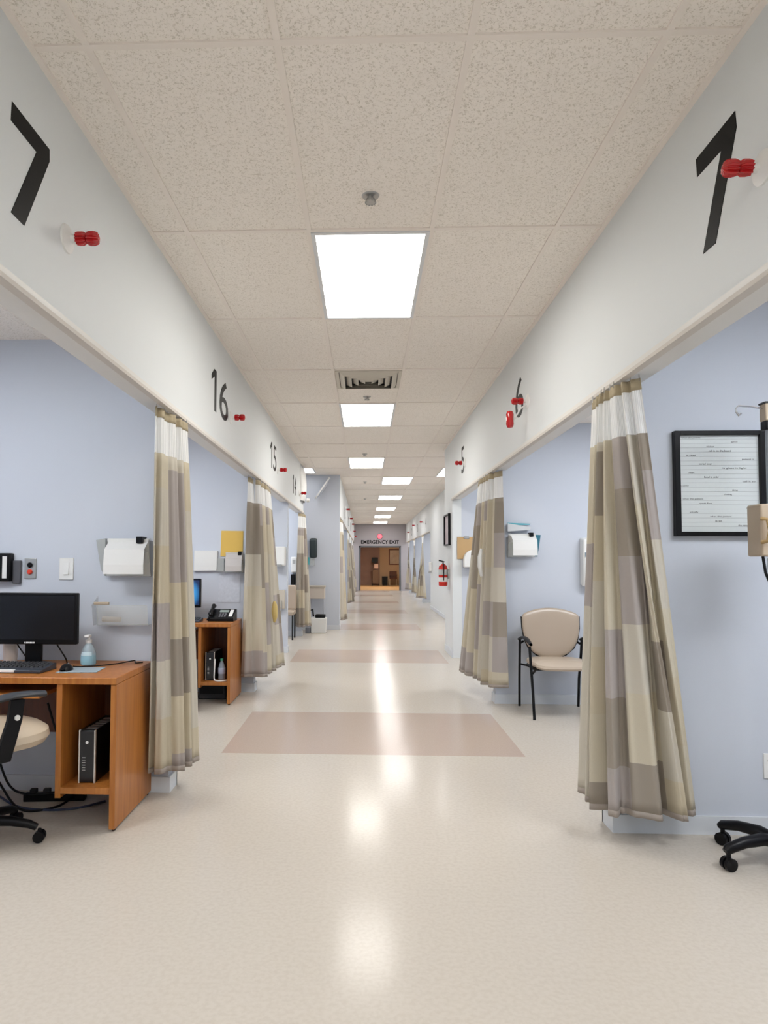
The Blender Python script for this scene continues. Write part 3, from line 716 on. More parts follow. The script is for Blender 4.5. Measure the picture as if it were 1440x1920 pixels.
# cables and power strip under the desks
o = thing('power_strip', 'black power strip on the floor under the foreground desk', 'power strip', (-1.66, 3.62, 0), .1)
MB().box(-.16, .16, -.025, .025, 0, .04).build('body', M_black, o, .005)
for k in range(4):
    MB().box(-.13+.07*k, -.095+.07*k, -.016, .016, .0405, .0635).build('plug', M_blackm, o, .004)
cp = [[(-1.75, 3.70, .50), (-1.70, 3.70, .35), (-1.60, 3.66, .18), (-1.62, 3.62, .06)],
      [(-1.64, 3.72, .36), (-1.58, 3.70, .30), (-1.52, 3.66, .20), (-1.475, 3.60, .13), (-1.42, 3.60, .10)],
      [(-1.95, 3.60, .02), (-1.80, 3.50, .006), (-1.62, 3.46, .006), (-1.48, 3.50, .006), (-1.38, 3.60, .006)],
      [(-2.0, 3.55, .25), (-1.86, 3.45, .12), (-1.74, 3.42, .02), (-1.60, 3.50, .008), (-1.55, 3.60, .03)],
      [(-2.0, 3.62, .30), (-1.90, 3.58, .10), (-1.78, 3.56, .05), (-1.60, 3.60, .055), (-1.46, 3.55, .09), (-1.40, 3.62, .12)]]
cn = ['black power cable dropping behind the office chair', 'black cable looping beside the desk compartment', 'dark blue cable curving across the floor under the desk', 'black cable sagging to the floor left of the power strip', 'thick black cable lying over the power strip']
for i, q in enumerate(cp): cable('power_cable', q, cn[i], .006, mat('navy_cable', (.02, .03, .07), .5) if i == 2 else M_black, 'cable', 'cables under the foreground desk')
t = thing('battery_backup', 'black battery backup box on the floor under the second desk', 'power supply', (-1.42, 6.36, 0))
MB().box(-.13, .13, -.08, .10, 0, .15).build('case', M_blackm, t, .01); MB().box(-.11, .11, -.084, -.079, .05, .13).build('front_grille', M_black, t)

# ---------------------------------------------------------------- office chairs
def office_chair(loc, hub_rz, face_ang, label):
    t = thing('office_chair', label, 'office chair', loc)
    for k in range(5):
        a = hub_rz + 2*PI*k/5; c, s = math.cos(a), math.sin(a)
        lg = MB().tube([(0, 0, .095), (.06*c, .06*s, .105), (.14*c, .14*s, .098), (.215*c, .215*s, .082), (.25*c, .25*s, .066)], [.026, .025, .022, .019, .016], 10).build('leg', M_black, t)
        px, py = -s, c; ax = .262*c; ay = .262*s
        cb = MB()
        for q in (-.014, .014):
            cen = (ax+px*q, ay+py*q, .0255)
            ring = [(cen[0]+c*.025*math.cos(b)-px*0, cen[1]+s*.025*math.cos(b), cen[2]+.025*math.sin(b)) for b in [2*PI*j/18 for j in range(18)]]
            v = [(x-px*.008, y-py*.008, z) for x, y, z in ring]+[(x+px*.008, y+py*.008, z) for x, y, z in ring]
            cb.add(v, [tuple(range(18))[::-1], tuple(range(18, 36))]+[(j, (j+1) % 18, 18+(j+1) % 18, 18+j) for j in range(18)])
        cb.tube([(ax, ay, .03), (ax, ay, .06)], .008, 8)
        cb.build('caster', M_black, lg)
    MB().lathe([(.035, .07), (.035, .12), (.028, .125), (.028, .25), (.018, .255), (.018, .42)], n=20).build('gas_column', M_black, t)
    R = Matrix.Rotation(face_ang, 4, 'Z')
    def X(p): return tuple(R @ Vector(p))
    # local: forward +y, right +x
    mb = MB(); mb.box(-.09, .09, -.12, .10, .40, .435); mb.v = [X(p) for p in mb.v]; mb.build('tilt_mechanism', M_black, t, .008)
    rows = []; n = 40
    prof = [(0, .438), (.7, .438), (.93, .452), (1.0, .480), (.98, .508), (.88, .527), (.55, .535), (0, .532)]
    for k, z in prof:
        rows.append([X((.27*k*math.copysign(abs(math.cos(a))**.8, math.cos(a)), .02+.25*k*math.copysign(abs(math.sin(a))**.8, math.sin(a)), z)) for a in [2*PI*j/n for j in range(n+1)]])
    MB().grid(rows).build('seat', M_tan, t, weld=True)
    b = MB(); rows = []
    for i in range(13):
        v = i/12; z = .62+.42*v; wd = .23*(1-.28*abs(v-.4)**2*3)
        rows.append([(wd*math.cos(a)*(1), -.26-.05*v+.04*(math.cos(a))**2 + (.03 if math.sin(a) > 0 else -.03)*abs(math.sin(a))**.6, z) for a in [2*PI*j/28 for j in range(29)]])
    b.grid([[X(p) for p in r] for r in rows]).build('backrest', M_tan, t, weld=True)
    mb = MB().tube([X((0, -.10, .42)), X((0, -.27, .43)), X((0, -.32, .52)), X((0, -.31, .75))], .016, 10); mb.build('back_support', M_black, t)
    for s in (-1, 1):
        ar = MB(); sx = s*.295; dz = 0 if s > 0 else -.09
        P = [(sx, -.045, .43), (sx, -.03, .50), (sx, .0, .60+dz), (sx, .01, .685+dz)]
        rows = []
        for (x, y, z), w_ in zip(P, (.028, .034, .031, .030)):
            rows.append([X((x+.011*c1, y+w_*s1, z)) for c1, s1 in ((-1, -1), (1, -1), (1, 1), (-1, 1), (-1, -1))])
        ar.grid(rows); ar.tube([X((sx*.35, -.06, .418)), X((sx*.8, -.05, .418)), X((sx, -.045, .45))], .014, 8)
        ah = ar.build('armrest', M_black, t, .004)
        pd = MB(); rows = []
        for i in range(13):
            v = i/12; y = -.115+.25*v; wd = .037*math.sin(PI*(v*.84+.08))**.45; hz = .688+dz+.012*math.sin(PI*v)
            rows.append([X((sx+wd*math.cos(a), y, hz+.014*math.sin(a)+.004)) for a in [2*PI*j/14 for j in range(15)]])
        pd.grid(rows).build('arm_pad', mat('grey_black_pad', (.03, .034, .042), .45), ah, weld=True)
        kb = MB().lathe([(.001, .0), (.012, .0), (.012, .006), (.001, .007)], (0, 0, 0), 'X', 14, sign=s); kb.v = [X((p[0]+sx+s*.011, p[1]+.005, p[2]+.61+dz)) for p in kb.v]
        o = kb.build('adjuster_button', M_white, ah); o['label'] = 'round white adjuster button'
    return t
office_chair((-1.745, 3.045, 0), math.radians(10), -math.radians(35), 'tan office chair with black arms at the foreground desk, cut by the left edge')
office_chair((-1.80, 5.82, 0), math.radians(28), -math.radians(10), 'office chair in the second left bay, hidden behind the foreground curtain')

# ---------------------------------------------------------------- wall items
def wall_items():
    Y1 = 3.774
    # wall phone
    t = thing('wall_phone', 'black wall phone with a white label strip at the left edge', 'telephone', (-2.04, Y1, 1.166))
    MB().box(-.10, .044, -.045, 0, 0, .16).build('phone_body', M_black, t, .006)
    MB().box(-.0, .026, -.048, -.045, .018, .142).build('label_strip', M_white, t, .001)
    MB().tube([(-.07, -.06, .01), (-.07, -.075, .04), (-.07, -.075, .12), (-.07, -.06, .15)], [.02, .018, .018, .02], 10).build('handset', M_black, t)
    t = thing('pamphlet_rack', 'dark grey rack on the wall behind the black wall phone', 'rack', (-1.98, Y1, 1.155))
    MB().box(-.015, .03, -.02, -.0005, 0, .13).build('holder', mat('smoke_plastic', (.09, .09, .10), .3), t, .003)
    t = thing('signal_panel', 'small steel wall plate with a black and a red button', 'wall plate', (-1.90, Y1, 1.182))
    MB().box(-.034, .034, -.007, -.0005, 0, .115).build('plate', M_steel, t, .002)
    for z, m_, nm in ((.077, M_black, 'black_button'), (.038, mat('red_button', (.75, .06, .03), .35), 'red_button')):
        MB().lathe([(.015, -.006), (.015, -.014), (.010, -.019), (.001, -.019)], (0, 0, z), 'Y', 18).build(nm, m_, t)
    t = thing('light_switch', 'white rocker light switch right of the steel wall plate', 'light switch', (-1.692, Y1, 1.176))
    MB().box(-.041, .041, -.006, -.0005, 0, .124).build('cover_plate', M_white, t, .003)
    MB().prism([(-.006, .03), (-.013, .03), (-.007, .096), (-.006, .096)], -.016, .016, 'X').build('rocker', M_white, t, .001)
    # papers in holders
    def chart(x0, x1, z0, z1, y, label, lean=.05, m=M_paper, clip=True):
        t = thing('chart_holder', label, 'file holder', ((x0+x1)/2, y, z0)); w_, h_ = (x1-x0)/2, z1-z0
        MB().prism([(-.001, 0), (-.03, 0), (-.03-lean, h_*.62), (-.032-lean, h_*.62), (-.034, -.003), (-.001, -.003)], -w_, w_, 'X').build('pocket', M_clear, t, smooth=False)
        b = MB()
        for k in range(4): b.prism([(-.008-k*.006, .004), (-.0095-k*.006, .004), (-.012-k*.012-lean*.5, h_*(1-.01*k)), (-.010-k*.012-lean*.5, h_*(1-.01*k))], -w_*.96+k*.004, w_*.92+k*.003, 'X')
        b.prism([(-.02, h_), (-.05, h_-.004), (-.085-lean, h_*.70), (-.098-lean, h_*.30), (-.096-lean, .012), (-.0945-lean, .012), (-.0965-lean, .30*h_), (-.0835-lean, h_*.70), (-.049, h_-.006), (-.02, h_-.002)], -w_*.80, w_*.97, 'X')
        b.build('papers', m, t, smooth=False)
        if clip: MB().box(w_*.5, w_*.5+.035, -.07-lean*.6, -.02, h_-.028, h_+.008).build('binder_clip', M_black, t, .003)
        return t
    t = chart(-1.45, -1.20, 1.20, 1.41, Y1, 'clear wall holder with white sheets and a black clip, above the foreground desk')
    o = MB().prism([(-1.505, 1.40), (-1.453, 1.41), (-1.453, 1.20), (-1.475, 1.235)], Y1-.05, Y1-.002).build('glove_pouch', mat('grey_clear_pouch', (.55, .57, .55), .3, alpha=.6)); tag(o, 'grey translucent pouch at the left side of the white sheets', 'pouch')
    t = thing('wall_tray', 'clear plastic wall tray holding a wooden splint, above the desk corner', 'tray', (-1.36, Y1, .925))
    tr = MB(); 
    tr.prism([(-.001, 0), (-.06, 0), (-.085, .115), (-.083, .115), (-.058, .003), (-.001, .003)], -.125, .16, 'X')
    tr.prism([(-.001, 0), (-.06, 0), (-.085, .115), (-.001, .16)], -.150, -.147, 'X')
    tr.build('tray_shell', mat('tray_acrylic', (.72, .74, .72), .15, alpha=.30), t, smooth=False)
    MB().box(-.145, -.06, -.07, -.055, .115, .13).build('wooden_stick', M_beige, t, .003)
    MB().tube([(-.10, -.05, .035), (.0, -.045, .032)], [.016, .014], 12).build('tape_roll', mat('pale_tan', (.62, .52, .44), .6), t)
    # second bay
    Y2 = 6.65
    o = MB().prism([(-1.432, 1.33), (-1.211, 1.325), (-1.205, 1.583), (-1.425, 1.586)], Y2-.007, Y2-.001).build('envelope', mat('yellow_envelope', (.72, .47, .10), .6), None, .002); tag(o, 'yellow envelope on the wall of the second left bay', 'envelope')
    o = MB().prism([(-1.692, 1.185), (-1.463, 1.19), (-1.458, 1.385), (-1.688, 1.388)], Y2-.03, Y2-.001).build('wall_notice', M_paper, None, .002); tag(o, 'white notice left of the yellow envelope', 'notice')
    t = chart(-1.38, -1.20, 1.175, 1.37, Y2, 'grey wall holder with sheets and a black clip under the yellow envelope', .02, mat('grey_paper', (.55, .52, .50), .7))
    o = MB().box(-1.455, -1.385, Y2-.05, Y2-.001, 1.18, 1.31).build('glove_box', mat('grey_clear_pouch'), None, .004); tag(o, 'small grey translucent holder left of the grey sheets', 'holder')
    o = MB().prism([(-1.45, .875), (-1.235, .875), (-1.232, 1.163), (-1.447, 1.163)], Y2-.004, Y2-.001).build('posted_sheet', mat('faint_print_sheet', (.60, .63, .70), .7, noise=.06, nscale=40)); tag(o, 'pale printed sheet on the wall above the desk phone', 'notice')
    # third bay
    Y3 = 9.5
    t = thing('paper_towel_dispenser', 'white towel dispenser on the third left partition', 'dispenser', (-1.20, Y3, 1.22)); MB().box(-.13, .09, -.12, -.0005, 0, .27).build('cover', M_white, t, .02); MB().box(-.08, .04, -.125, -.10, -.01, .02).build('outlet_slot', M_steel, t)
    t = thing('glove_dispenser', 'beige glove box low on the third left partition', 'dispenser', (-1.19, Y3, .62)); MB().box(-.08, .07, -.07, -.0005, 0, .26).build('box', mat('beige_card', (.55, .50, .42), .6), t, .004); MB().tube([(.02, -.075, .12), (.03, -.10, .0), (.0, -.09, -.15), (.02, -.08, -.22)], .006, 8).build('hanging_cord', M_steel, t)
    # fourth bay
    Y4 = 11.63
    t = thing('soap_dispenser', 'white soap dispenser on the fourth left partition', 'dispenser', (-1.22, Y4, 1.09)); MB().box(-.05, .06, -.1, -.0005, 0, .27).build('cover', M_white, t, .02); MB().box(-.02, .03, -.103, -.099, .15, .22).build('window', M_steel, t)
    o = MB().box(-1.27, -1.20, Y4-.10, Y4-.0005, .88, 1.06).build('wall_box', M_black, None, .01); tag(o, 'black box under the white soap dispenser in the fourth left bay', 'box')
    # right side
    Y5 = 3.316
    t = thing('picture_frame', 'black framed sheet of faint ruled writing on the right wall', 'picture frame', (1.705, Y5, 1.41))
    w_, h_ = .214, .508; fr_ = MB(); e = .026
    fr_.box(-w_, -w_+e, -.034, -.001, 0, h_).box(w_-e, w_, -.034, -.001, 0, h_).box(-w_+e, w_-e, -.034, -.001, 0, e*.8).box(-w_+e, w_-e, -.034, -.001, h_-e*.8, h_)
    fr_.build('frame', M_black, t, .002)
    MB().box(-w_+e, w_-e, -.016, -.001, e*.8, h_-e*.8).build('sheet', mat('frame_paper', (.66, .70, .70), .35), t, smooth=False)
    b = MB(); pit = (h_-2*e)/21.5
    for k in range(21): b.box(-w_+e+.004, w_-e-.004, -.0170, -.016, h_-e-.012-pit*k-.0012, h_-e-.012-pit*k)
    b.build('ruled_lines', mat('rule_grey', (.42, .44, .45), .6), t, smooth=False)
    words = [(0, .02, .24, 'what the patient'), (1, .68, .08, 'gets'), (2, .35, .10, 'visitor'), (3, .38, .28, 'call is on the board'), (4, .08, .12, 'is read'), (5, .82, .15, 'patient is'), (6, .25, .16, 'cared over'), (7, .56, .30, 'is glass is light'), (8, .11, .07, 'rest'), (9, .31, .18, 'food is cold'),
             (10, .82, .16, 'call it so'), (11, .0, .10, 'quality'), (12, .68, .07, 'time'), (13, .57, .10, 'closing'), (14, .02, .26, 'what the patient'), (15, .24, .16, 'speak free'), (16, .86, .12, 'of time'), (17, .11, .11, 'actually'), (18, .38, .27, 'what the patient'), (19, .45, .08, 'is so'), (20, .75, .14, 'the visitor')]
    W2 = 2*(w_-e)
    for k, x, wd, tx in words:
        q = text_mesh('writing', tx, mat('writing_grey', (.16, .16, .17), .6), (-w_+e+.006+x*(W2-.02), -.0172, h_-e-.0105-pit*k), (1, 0, 0), (0, 0, 1), wd*W2, .0085, .0004, t)
    t = thing('wall_outlet', 'white electrical outlet low on the right wall', 'outlet', (1.925, Y5, .262))
    MB().box(-.036, .036, -.006, -.0005, 0, .118).build('cover_plate', M_white, t, .002)
    for z in (.034, .084): MB().lathe([(.001, -.008), (.016, -.008), (.017, -.006)], (0, 0, z), 'Y', 16).build('socket', mat('socket_dark', (.12, .12, .12), .5), t)
    Y6 = 6.228
    t = thing('soap_dispenser', 'white wall dispenser right of the taupe guest chair, behind the foreground curtain', 'dispenser', (2.03, Y6, 1.06))
    MB().prism([(-.0005, .02), (-.07, 0), (-.11, .10), (-.12, .43), (-.0005, .447)], -.075, .075, 'X').build('cover', M_white, t, .015); MB().box(-.062, -.03, -.125, -.115, .27, .31).build('sensor_window', mat('grey_window', (.25, .3, .36), .3), t)
    t = chart(1.30, 1.545, 1.33, 1.54, Y6, 'wall holder with curling white sheets above the guest chair', .05)
    o = MB().prism([(1.33, 1.335), (1.575, 1.335), (1.606, 1.53), (1.335, 1.545)], Y6-.006, Y6-.001).build('file_folder', mat('teal_folder', (.03, .17, .24), .5)); tag(o, 'dark teal folder showing behind the white sheets on the right wall', 'folder')
    o = MB().prism([(1.30, 1.56), (1.50, 1.575), (1.51, 1.60), (1.30, 1.635)], Y6-.045, Y6-.03).build('file_folder', mat('pale_card', (.62, .64, .66), .6)); tag(o, 'pale folder standing above the white sheets on the right wall', 'folder')
    o = MB().prism([(1.30, 1.615), (1.50, 1.622), (1.51, 1.632), (1.30, 1.64)], Y6-.030, Y6-.022).build('file_folder', mat('teal_edge', (.08, .38, .45), .5)); tag(o, 'bright teal folder edge, topmost on the right wall', 'folder')
    Y7 = 9.1
    t = thing('clipboard', 'tan clipboard hanging on the third right wall', 'clipboard', (1.345, Y7-.012, 1.32)); MB().box(-.11, .12, -.004, .0, 0, .295).build('board', mat('hardboard', (.52, .34, .16), .6), t, .002); MB().box(-.02, .05, -.016, -.004, .27, .305).build('clip', M_steel, t, .004)
    t = thing('paper_towel_dispenser', 'white round-topped dispenser overlapping the tan clipboard', 'dispenser', (1.43, Y7, 1.21))
    pl = [(-.12, 0), (.12, 0)]+[(.12*math.cos(a), .10+.13*math.sin(a)) for a in [PI*j/14 for j in range(15)]]
    MB().prism(pl, -.13, -.0175, 'Y').build('cover', M_white, t, .01)
    # picture on the right wall end, seen edge-on
    t = thing('picture_frame', 'narrow black-edged picture seen edge-on at the end of the right wall', 'picture frame', (XR, 9.56, 1.51))
    MB().box(-.035, -.001, -.27, -.25, 0, .44).box(-.035, -.001, .25, .27, 0, .44).box(-.035, -.001, -.25, .25, 0, .02).box(-.035, -.001, -.25, .25, .42, .44).build('frame', M_black, t, .002)
    MB().box(-.012, -.001, -.25, .25, .02, .42).build('print', mat('pink_grey_print', (.60, .52, .54), .5), t, smooth=False)
    t = thing('fire_extinguisher', 'red fire extinguisher on the end of the right wall', 'fire extinguisher', (XR-.085, 9.48, .945))
    MB().lathe([(.002, 0), (.055, .0), (.062, .01), (.062, .25), (.054, .28), (.03, .30), (.02, .305), (.002, .305)], n=28).build('cylinder', mat('extinguisher_red', (.62, .02, .012), .25), t)
    MB().lathe([(.0628, .155), (.0632, .157), (.0632, .225), (.0628, .227)], n=28).build('upper_label', mat('silver_label', (.55, .57, .56), .5), t)
    MB().lathe([(.0628, .06), (.0632, .062), (.0632, .118), (.0628, .12)], n=28).build('lower_label', M_white, t)
    MB().lathe([(.014, .30), (.014, .325), (.02, .33), (.02, .34), (.002, .34)], n=14).build('valve', M_steel, t)
    MB().prism([(-.06, .345), (.02, .335), (.02, .345), (-.06, .365)], -.008, .008, 'Y').build('lever', M_black, t)
    MB().tube([(.0, -.02, .32), (.0, -.07, .30), (.0, -.075, .20), (.0, -.068, .08)], .007, 8).build('hose', M_black, t)
    MB().box(.062, .085, -.03, .03, .10, .24).build('wall_bracket', M_steel, t)
wall_items()

# ---------------------------------------------------------------- guest chair
def guest_chair():
    t = thing('guest_chair', 'taupe upholstered guest chair with black tube legs in the second right bay', 'chair', (1.64, 5.86, 0))
    for s in (-1, 1):
        x = s*.262
        MB().tube([(x*1.0, -.265, 0), (x*1.01, -.235, .22), (x*1.03, -.19, .45), (x*1.03, -.16, .58)], .0115, 12).build('front_leg', M_black, t)
        MB().tube([(x*.99, .275, 0), (x*1.0, .255, .25), (x*1.02, .215, .45), (x*1.03, .19, .60)], .0115, 12).build('rear_leg', M_black, t)
        b = MB(); rows = []
        for i in range(11):
            v = i/10; y = -.20+.42*v; z = .60+.035*math.sin(PI*v)
            rows.append([(x*1.03+.024*math.cos(a)*(.6+.4*math.sin(PI*(v*.9+.05))), y, z+.012*math.sin(a)) for a in [2*PI*j/12 for j in range(13)]])
        b.grid(rows).build('armrest', M_black, t, weld=True)
        MB().tube([(x*1.0, -.23, .37), (x*.8, -.1, .375), (x*.8, .15, .375), (x*1.0, .22, .38)], .009, 8).build('seat_rail', M_black, t)
    b = MB(); rows = []; n = 40
    for k, z in ((0, .400), (.80, .400), (.97, .412), (1.0, .428), (.97, .446), (.80, .455), (0, .452)):
        rows.append([(.245*k*math.copysign(abs(math.cos(a))**.5, math.cos(a)), -.02+.235*k*math.copysign(abs(math.sin(a))**.6, math.sin(a)), z-(.02 if math.sin(a) < -.5 else 0)*abs(math.sin(a))*k) for a in [2*PI*j/n for j in range(n+1)]])
    b.grid(rows).build('seat', mat('seat_taupe', (.50, .41, .32), .4), t, weld=True)
    MB().prism([(-.22, .385), (.22, .385), (.20, .400), (-.20, .400)], -.18, .19, 'Y').build('seat_pan', M_black, t)
    # backrest: broad rounded top, narrowing to a rounded bottom, curved in plan
    out = [(-.255, .80), (-.24, .832), (-.12, .870), (0, .882), (.12, .870), (.24, .832), (.255, .80), (.252, .70), (.235, .60), (.20, .525), (.13, .462), (.05, .437), (0, .434), (-.05, .437), (-.13, .462), (-.20, .525), (-.235, .60), (-.252, .70)]
    cx, cz = 0, .67; b = MB(); rows = []
    def yb(x, z): return .19 + (z-.45)*.13 - .55*x*x
    for k, dy in ((0, -.034), (.6, -.034), (.88, -.028), (.98, -.014), (1.0, 0), (.97, .014), (.6, .016), (0, .016)):
        r = []
        for (x, z) in out+out[:1]:
            X_, Z_ = cx+(x-cx)*k, cz+(z-cz)*k; r.append((X_, yb(X_, Z_)+dy, Z_))
        rows.append(r)
    b.grid(rows).build('backrest', M_taupe, t, sub=2, weld=True)
    b = MB(); 
    rows = []
    for k, dy in ((.96, .018), (1.012, .014), (1.012, .004), (.96, .004)):
        rows.append([(x*k, yb(x, z)+dy, cz+(z-cz)*k) for x, z in out[6:]+out[:1]])
    b.grid(rows).build('back_shell_rim', M_black, t)
    for s in (-1, 1): MB().tube([(s*.10, .10, .395), (s*.10, .19, .40), (s*.10, .235, .48)], .010, 8).build('back_bracket', M_black, t)
    for s in (-1, 1): MB().tube([(s*.23, .235, .58), (s*.268, .215, .56)], .010, 8).build('back_strut', M_black, t)
guest_chair()

# ---------------------------------------------------------------- medical stand at the right edge
def stand():
    hx, hy = 1.758, 2.985
    t = thing('medical_stand', 'wheeled black-based medical stand with beige unit, at the right edge', 'medical stand', (hx, hy, 0))
    a0 = math.atan2(3.196-hy, 1.632-hx)
    for k in range(5):
        a = a0 + 2*PI*k/5; c, s = math.cos(a), math.sin(a); L = .245
        lg = MB().tube([(0, 0, .10), (.08*c, .08*s, .115), (.17*c, .17*s, .108), (L*c, L*s, .088), ((L+.015)*c, (L+.015)*s, .078)], [.026, .026, .023, .021, .014], 12).build('leg', M_black, t)
        cb = MB(); px, py = -s, c; ax, ay = L*c, L*s
        for q in (-.013, .013):
            v = []
            for w_ in (-.008, .008):
                v += [(ax+px*(q+w_)+c*.027*math.cos(b), ay+py*(q+w_)+s*.027*math.cos(b), .0275+.027*math.sin(b)) for b in [2*PI*j/20 for j in range(20)]]
            cb.add(v, [tuple(range(20))[::-1], tuple(range(20, 40))]+[(j, (j+1) % 20, 20+(j+1) % 20, 20+j) for j in range(20)])
        cb.tube([(ax, ay, .03), (ax, ay, .08)], .010, 8); cb.build('caster', M_black, lg)
    MB().lathe([(.035, .08), (.035, .14), (.016, .15), (.016, 1.30), (.013, 1.31), (.013, 1.86)], n=20).build('pole', mat('grey_pole', (.35, .38, .42), .3, .6), t)
    MB().box(-.022, .022, -.022, .022, 1.86, 1.90).build('top_clamp', M_black, t, .003)
    MB().box(-.024, .024, -.024, .024, 1.90, 1.975).build('top_cap', M_beige, t, .004)
    MB().box(-.026, .026, -.026, .026, 1.975, 1.982).build('cap_rim', M_blackm, t)
    MB().tube([(-.02, 0, 1.955), (-.08, 0, 1.965), (-.125, 0, 1.968), (-.135, 0, 1.958), (-.135, 0, 1.94), (-.125, 0, 1.925), (-.115, 0, 1.935)], .004, 8).build('hook', M_chrome, t)
    MB().box(-.075, .11, -.06, .05, 1.31, 1.535).build('beige_unit', M_beige, t, .008)
    MB().tube([(-.078, -.065, 1.47), (-.062, -.085, 1.465), (-.055, -.09, 1.42), (-.062, -.085, 1.375), (-.078, -.065, 1.37)], .009, 10).build('loop_handle', mat('ochre_rubber', (.42, .28, .12), .5), t)
    for k in range(2): MB().tube([(-.055+.03*k, -.03, 1.315), (-.05+.03*k, -.04, 1.24), (-.02+.03*k, -.05, 1.15), (.03+.03*k, -.03, 1.10), (.05, 0, 1.20)], .006, 8).build('hose', M_black, t)
stand()

# ---------------------------------------------------------------- the recess and its furniture
YW = YF
t = thing('glove_dispenser', 'dark curved dispenser high on the pale wall at the end of the left bays', 'dispenser', (-.975, YW, 1.34))
MB().prism([(-.0005, .02), (-.06, 0), (-.085, .12), (-.13, .30), (-.11, .375), (-.0005, .385)], -.065, .075, 'X').build('cover', mat('charcoal_plastic', (.03, .045, .05), .4), t, .03)
MB().box(-.06, .03, -.06, -.01, -.14, 0).build('clear_reservoir', mat('tray_acrylic'), t, .01)
o = MB().box(-1.11, -1.05, YW-.07, YW-.0005, 1.22, 1.36).build('glove_box', mat('teal_box', (.05, .42, .46), .5), None, .004); tag(o, 'small teal box beside the dark curved dispenser', 'box')
t = thing('side_table', 'small beige table against the pale recess wall', 'table', (-.87, 12.50, 0))
MB().box(-.16, .14, -.15, .15, .80, .835).build('table_top', mat('beige_laminate', (.45, .40, .34), .5), t, .005)
MB().box(-.15, .13, -.14, .14, .60, .80).build('drawer_box', mat('pale_beige_laminate', (.60, .53, .46), .5), t, .004)
for sx in (-.14, .12):
    for sy in (-.13, .13): MB().tube([(sx, sy, 0), (sx, sy, .60)], .012, 8).build('leg', mat('grey_leg', (.5, .52, .58), .4), t)
t = thing('waste_bin', 'white square waste bin with black bags on top, under the beige table', 'waste bin', (-.83, 12.20, 0))
MB().prism([(-.13, 0), (.13, 0), (.145, .27), (-.145, .27)], -.12, .12, 'Y').build('bin_body', M_white, t, .01)
MB().box(-.06, .12, -.10, .10, .27, .33).build('black_liner', M_black, t, .015)
MB().tube([(-.15, 0, .40), (-.11, -.02, .42), (-.10, -.02, .33), (-.09, -.02, .29)], .014, 8).build('black_handle', M_black, t)
# shoe-like grey box near the curtain foot
o = MB().box(-1.06, -.97, 12.05, 12.2, 0, .11).build('floor_box', mat('mid_grey', (.20, .21, .24), .5), None, .01); tag(o, 'small dark grey box on the floor beside the far left curtain', 'box')
# convex mirror near the recess ceiling
t = thing('convex_mirror', 'convex safety mirror seen edge-on high on the recess wall', 'mirror', (-.80, YW-.16, 2.66), 0)
ax = Vector((.80, .11, -.54)).normalized(); q = Vector((0, 0, 1)).rotation_difference(ax)
prof = [(.235, 0), (.232, .012), (.20, .028), (.15, .044), (.08, .055), (.004, .060)]
mb = MB().lathe(prof, n=36); mb.v = [tuple(q @ Vector(p)) for p in mb.v]; mb.build('mirror_dome', mat('mirror_silver', (.62, .64, .70), .15, .6), t)
mb = MB().lathe([(.230, -.012), (.242, -.010), (.245, .006), (.238, .014), (.230, .008)], n=36); mb.v = [tuple(q @ Vector(p)) for p in mb.v]; mb.build('rim', M_white, t)
MB().tube([tuple(ax*-.01), (-.03, .10, .02), (-.03, .16, .02)], .008, 8).build('mounting_arm', M_steel, t)
# curved white shade at end of the left header
t = thing('curved_wall_cover', 'tall curved white cover on the end of the left header', 'wall cover', (XL, 11.42, 2.30))
rows = []
for i in range(15):
    v = i/14; z = .55*v; b_ = .085*math.sin(PI*min(1, .15+v*.75))**.6
    rows.append([(b_*math.sin(a), -.28*math.cos(a), z) for a in [PI*j/14 for j in range(15)]])
MB().grid(rows).build('cover', M_white, t)
MB().lathe([(.002, .0), (.035, 0), (.03, .05), (.002, .052)], (.085, .0, .02), 'X', 16).build('side_knob', M_white, t)
# brown waiting chair in the fourth left bay
t = thing('guest_chair', 'brown chair mostly hidden behind the far left curtain', 'chair', (-1.36, 11.2, 0))
MB().box(-.22, .2, -.2, .2, .40, .47).build('seat', M_taupe, t, .02); MB().box(-.22, .2, .17, .22, .47, .88).build('backrest', M_taupe, t, .02)
for sx in (-.2, .18):
    for sy in (-.18, .18): MB().tube([(sx, sy, 0), (sx, sy, .40)], .012, 8).build('leg', M_black, t)
# small holder on the far right wall
t = thing('hand_sanitizer_holder', 'small white sanitizer holder on the far right corridor wall', 'dispenser', (FR, 18.3, .97)); MB().box(-.08, -.0005, -.06, .06, .06, .30).build('cover', M_white, t, .015); MB().box(-.09, -.02, -.05, .05, 0, .05).build('drip_tray', M_steel, t, .005)

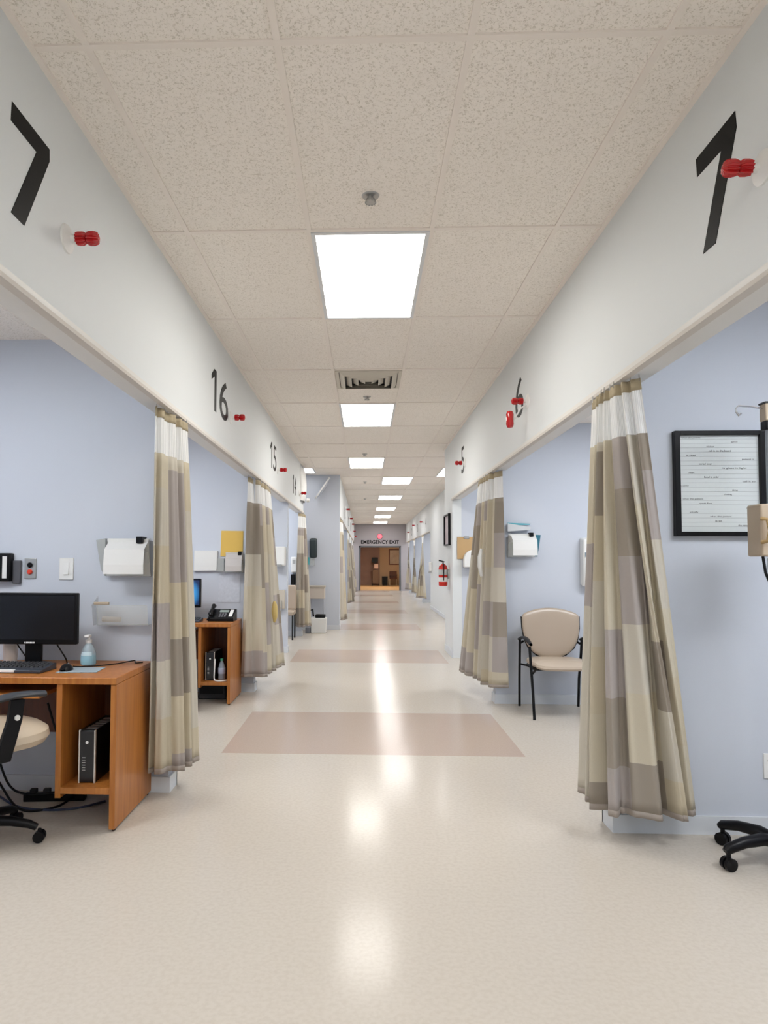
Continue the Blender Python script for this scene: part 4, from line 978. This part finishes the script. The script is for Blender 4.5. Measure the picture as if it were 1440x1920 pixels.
# ---------------------------------------------------------------- end wall sign and waiting room
tag(text_mesh('exit_lettering', 'EMERGENCY EXIT', M_digit, (-.17, YE-.001, 2.06), (1, 0, 0), (0, 0, 1), 1.67, .165, .01, None, .014), 'dark EMERGENCY EXIT lettering over the door at the corridor end', 'sign')
t = thing('exit_beacon', 'round glowing red light above the emergency exit lettering', 'warning light', (.655, YE, 2.39))
MB().lathe([(.13, 0), (.13, -.03), (.11, -.035)], axis='Y', n=24).build('beacon_base', M_dframe, t)
MB().lathe([(.105, -.034), (.10, -.06), (.07, -.085), (.003, -.095)], axis='Y', n=24).build('red_dome', mat('glowing_red', (.7, .05, .06), .3, emit=(1, .09, .12), strength=1.6), t)
t = thing('picture_frame', 'large framed print on the tan waiting room wall', 'picture frame', (1.66, YB, 1.10))
MB().box(-.36, .36, -.03, -.0005, 0, .86).build('frame', mat('dark_red_brown', (.10, .03, .02), .5), t, .004); MB().box(-.30, .30, -.034, -.03, .06, .80).build('print', mat('muted_print', (.42, .36, .30), .6, noise=.2, nscale=3), t, smooth=False)
t = thing('waste_bin', 'black waste bin in the waiting room beyond the door', 'waste bin', (1.07, YB-.45, 0)); MB().prism([(-.13, 0), (.13, 0), (.155, .46), (-.155, .46)], -.14, .14, 'Y').build('bin_body', M_black, t, .01); MB().box(-.16, .16, -.15, .15, .46, .485).build('bin_rim', M_blackm, t, .005)
t = thing('waiting_chair', 'dark red-brown chair in the waiting room, right of the black bin', 'chair', (1.52, YB-.5, 0))
Mb = mat('dark_brown_leather', (.075, .018, .008), .5)
MB().box(-.20, .20, -.2, .2, .36, .43).build('seat', Mb, t, .02); MB().box(-.20, .20, .16, .21, .43, .76).build('backrest', Mb, t, .02)
for sx in (-.18, .18):
    for sy in (-.17, .17): MB().tube([(sx, sy, 0), (sx, sy, .36)], .014, 8).build('leg', M_beige, t)
    MB().box(sx-.03, sx+.03, -.18, .18, .55, .58).build('armrest', Mb, t, .005)
t = thing('equipment_cart', 'tall dark cart with a black screen and a pale sheet, beyond the end door', 'cart', (.55, YB-.65, 0))
MB().box(-.19, .15, -.03, .03, 1.22, 1.50).build('screen', M_black, t, .01)
MB().tube([(0, .03, .1), (0, .03, 1.25)], .03, 10).build('column', M_dframe, t)
MB().box(-.22, .22, -.12, .12, .86, .90).build('tray', mat('dark_red_brown'), t, .005)
MB().box(-.06, .16, -.14, -.125, .92, 1.14).build('pale_sheet', mat('pink_paper', (.65, .48, .44), .7), t)
MB().box(-.14, .18, -.10, .10, .10, .84).build('cabinet', mat('brown_cabinet', (.17, .105, .07), .6), t, .01)
for sx in (-.14, .18):
    for sy in (-.1, .1): MB().lathe([(.03, -.012), (.03, .012)], (sx, sy, .03), 'X', 12).box(sx-.008, sx+.008, sy-.008, sy+.008, .03, .12).build('caster', M_black, t)
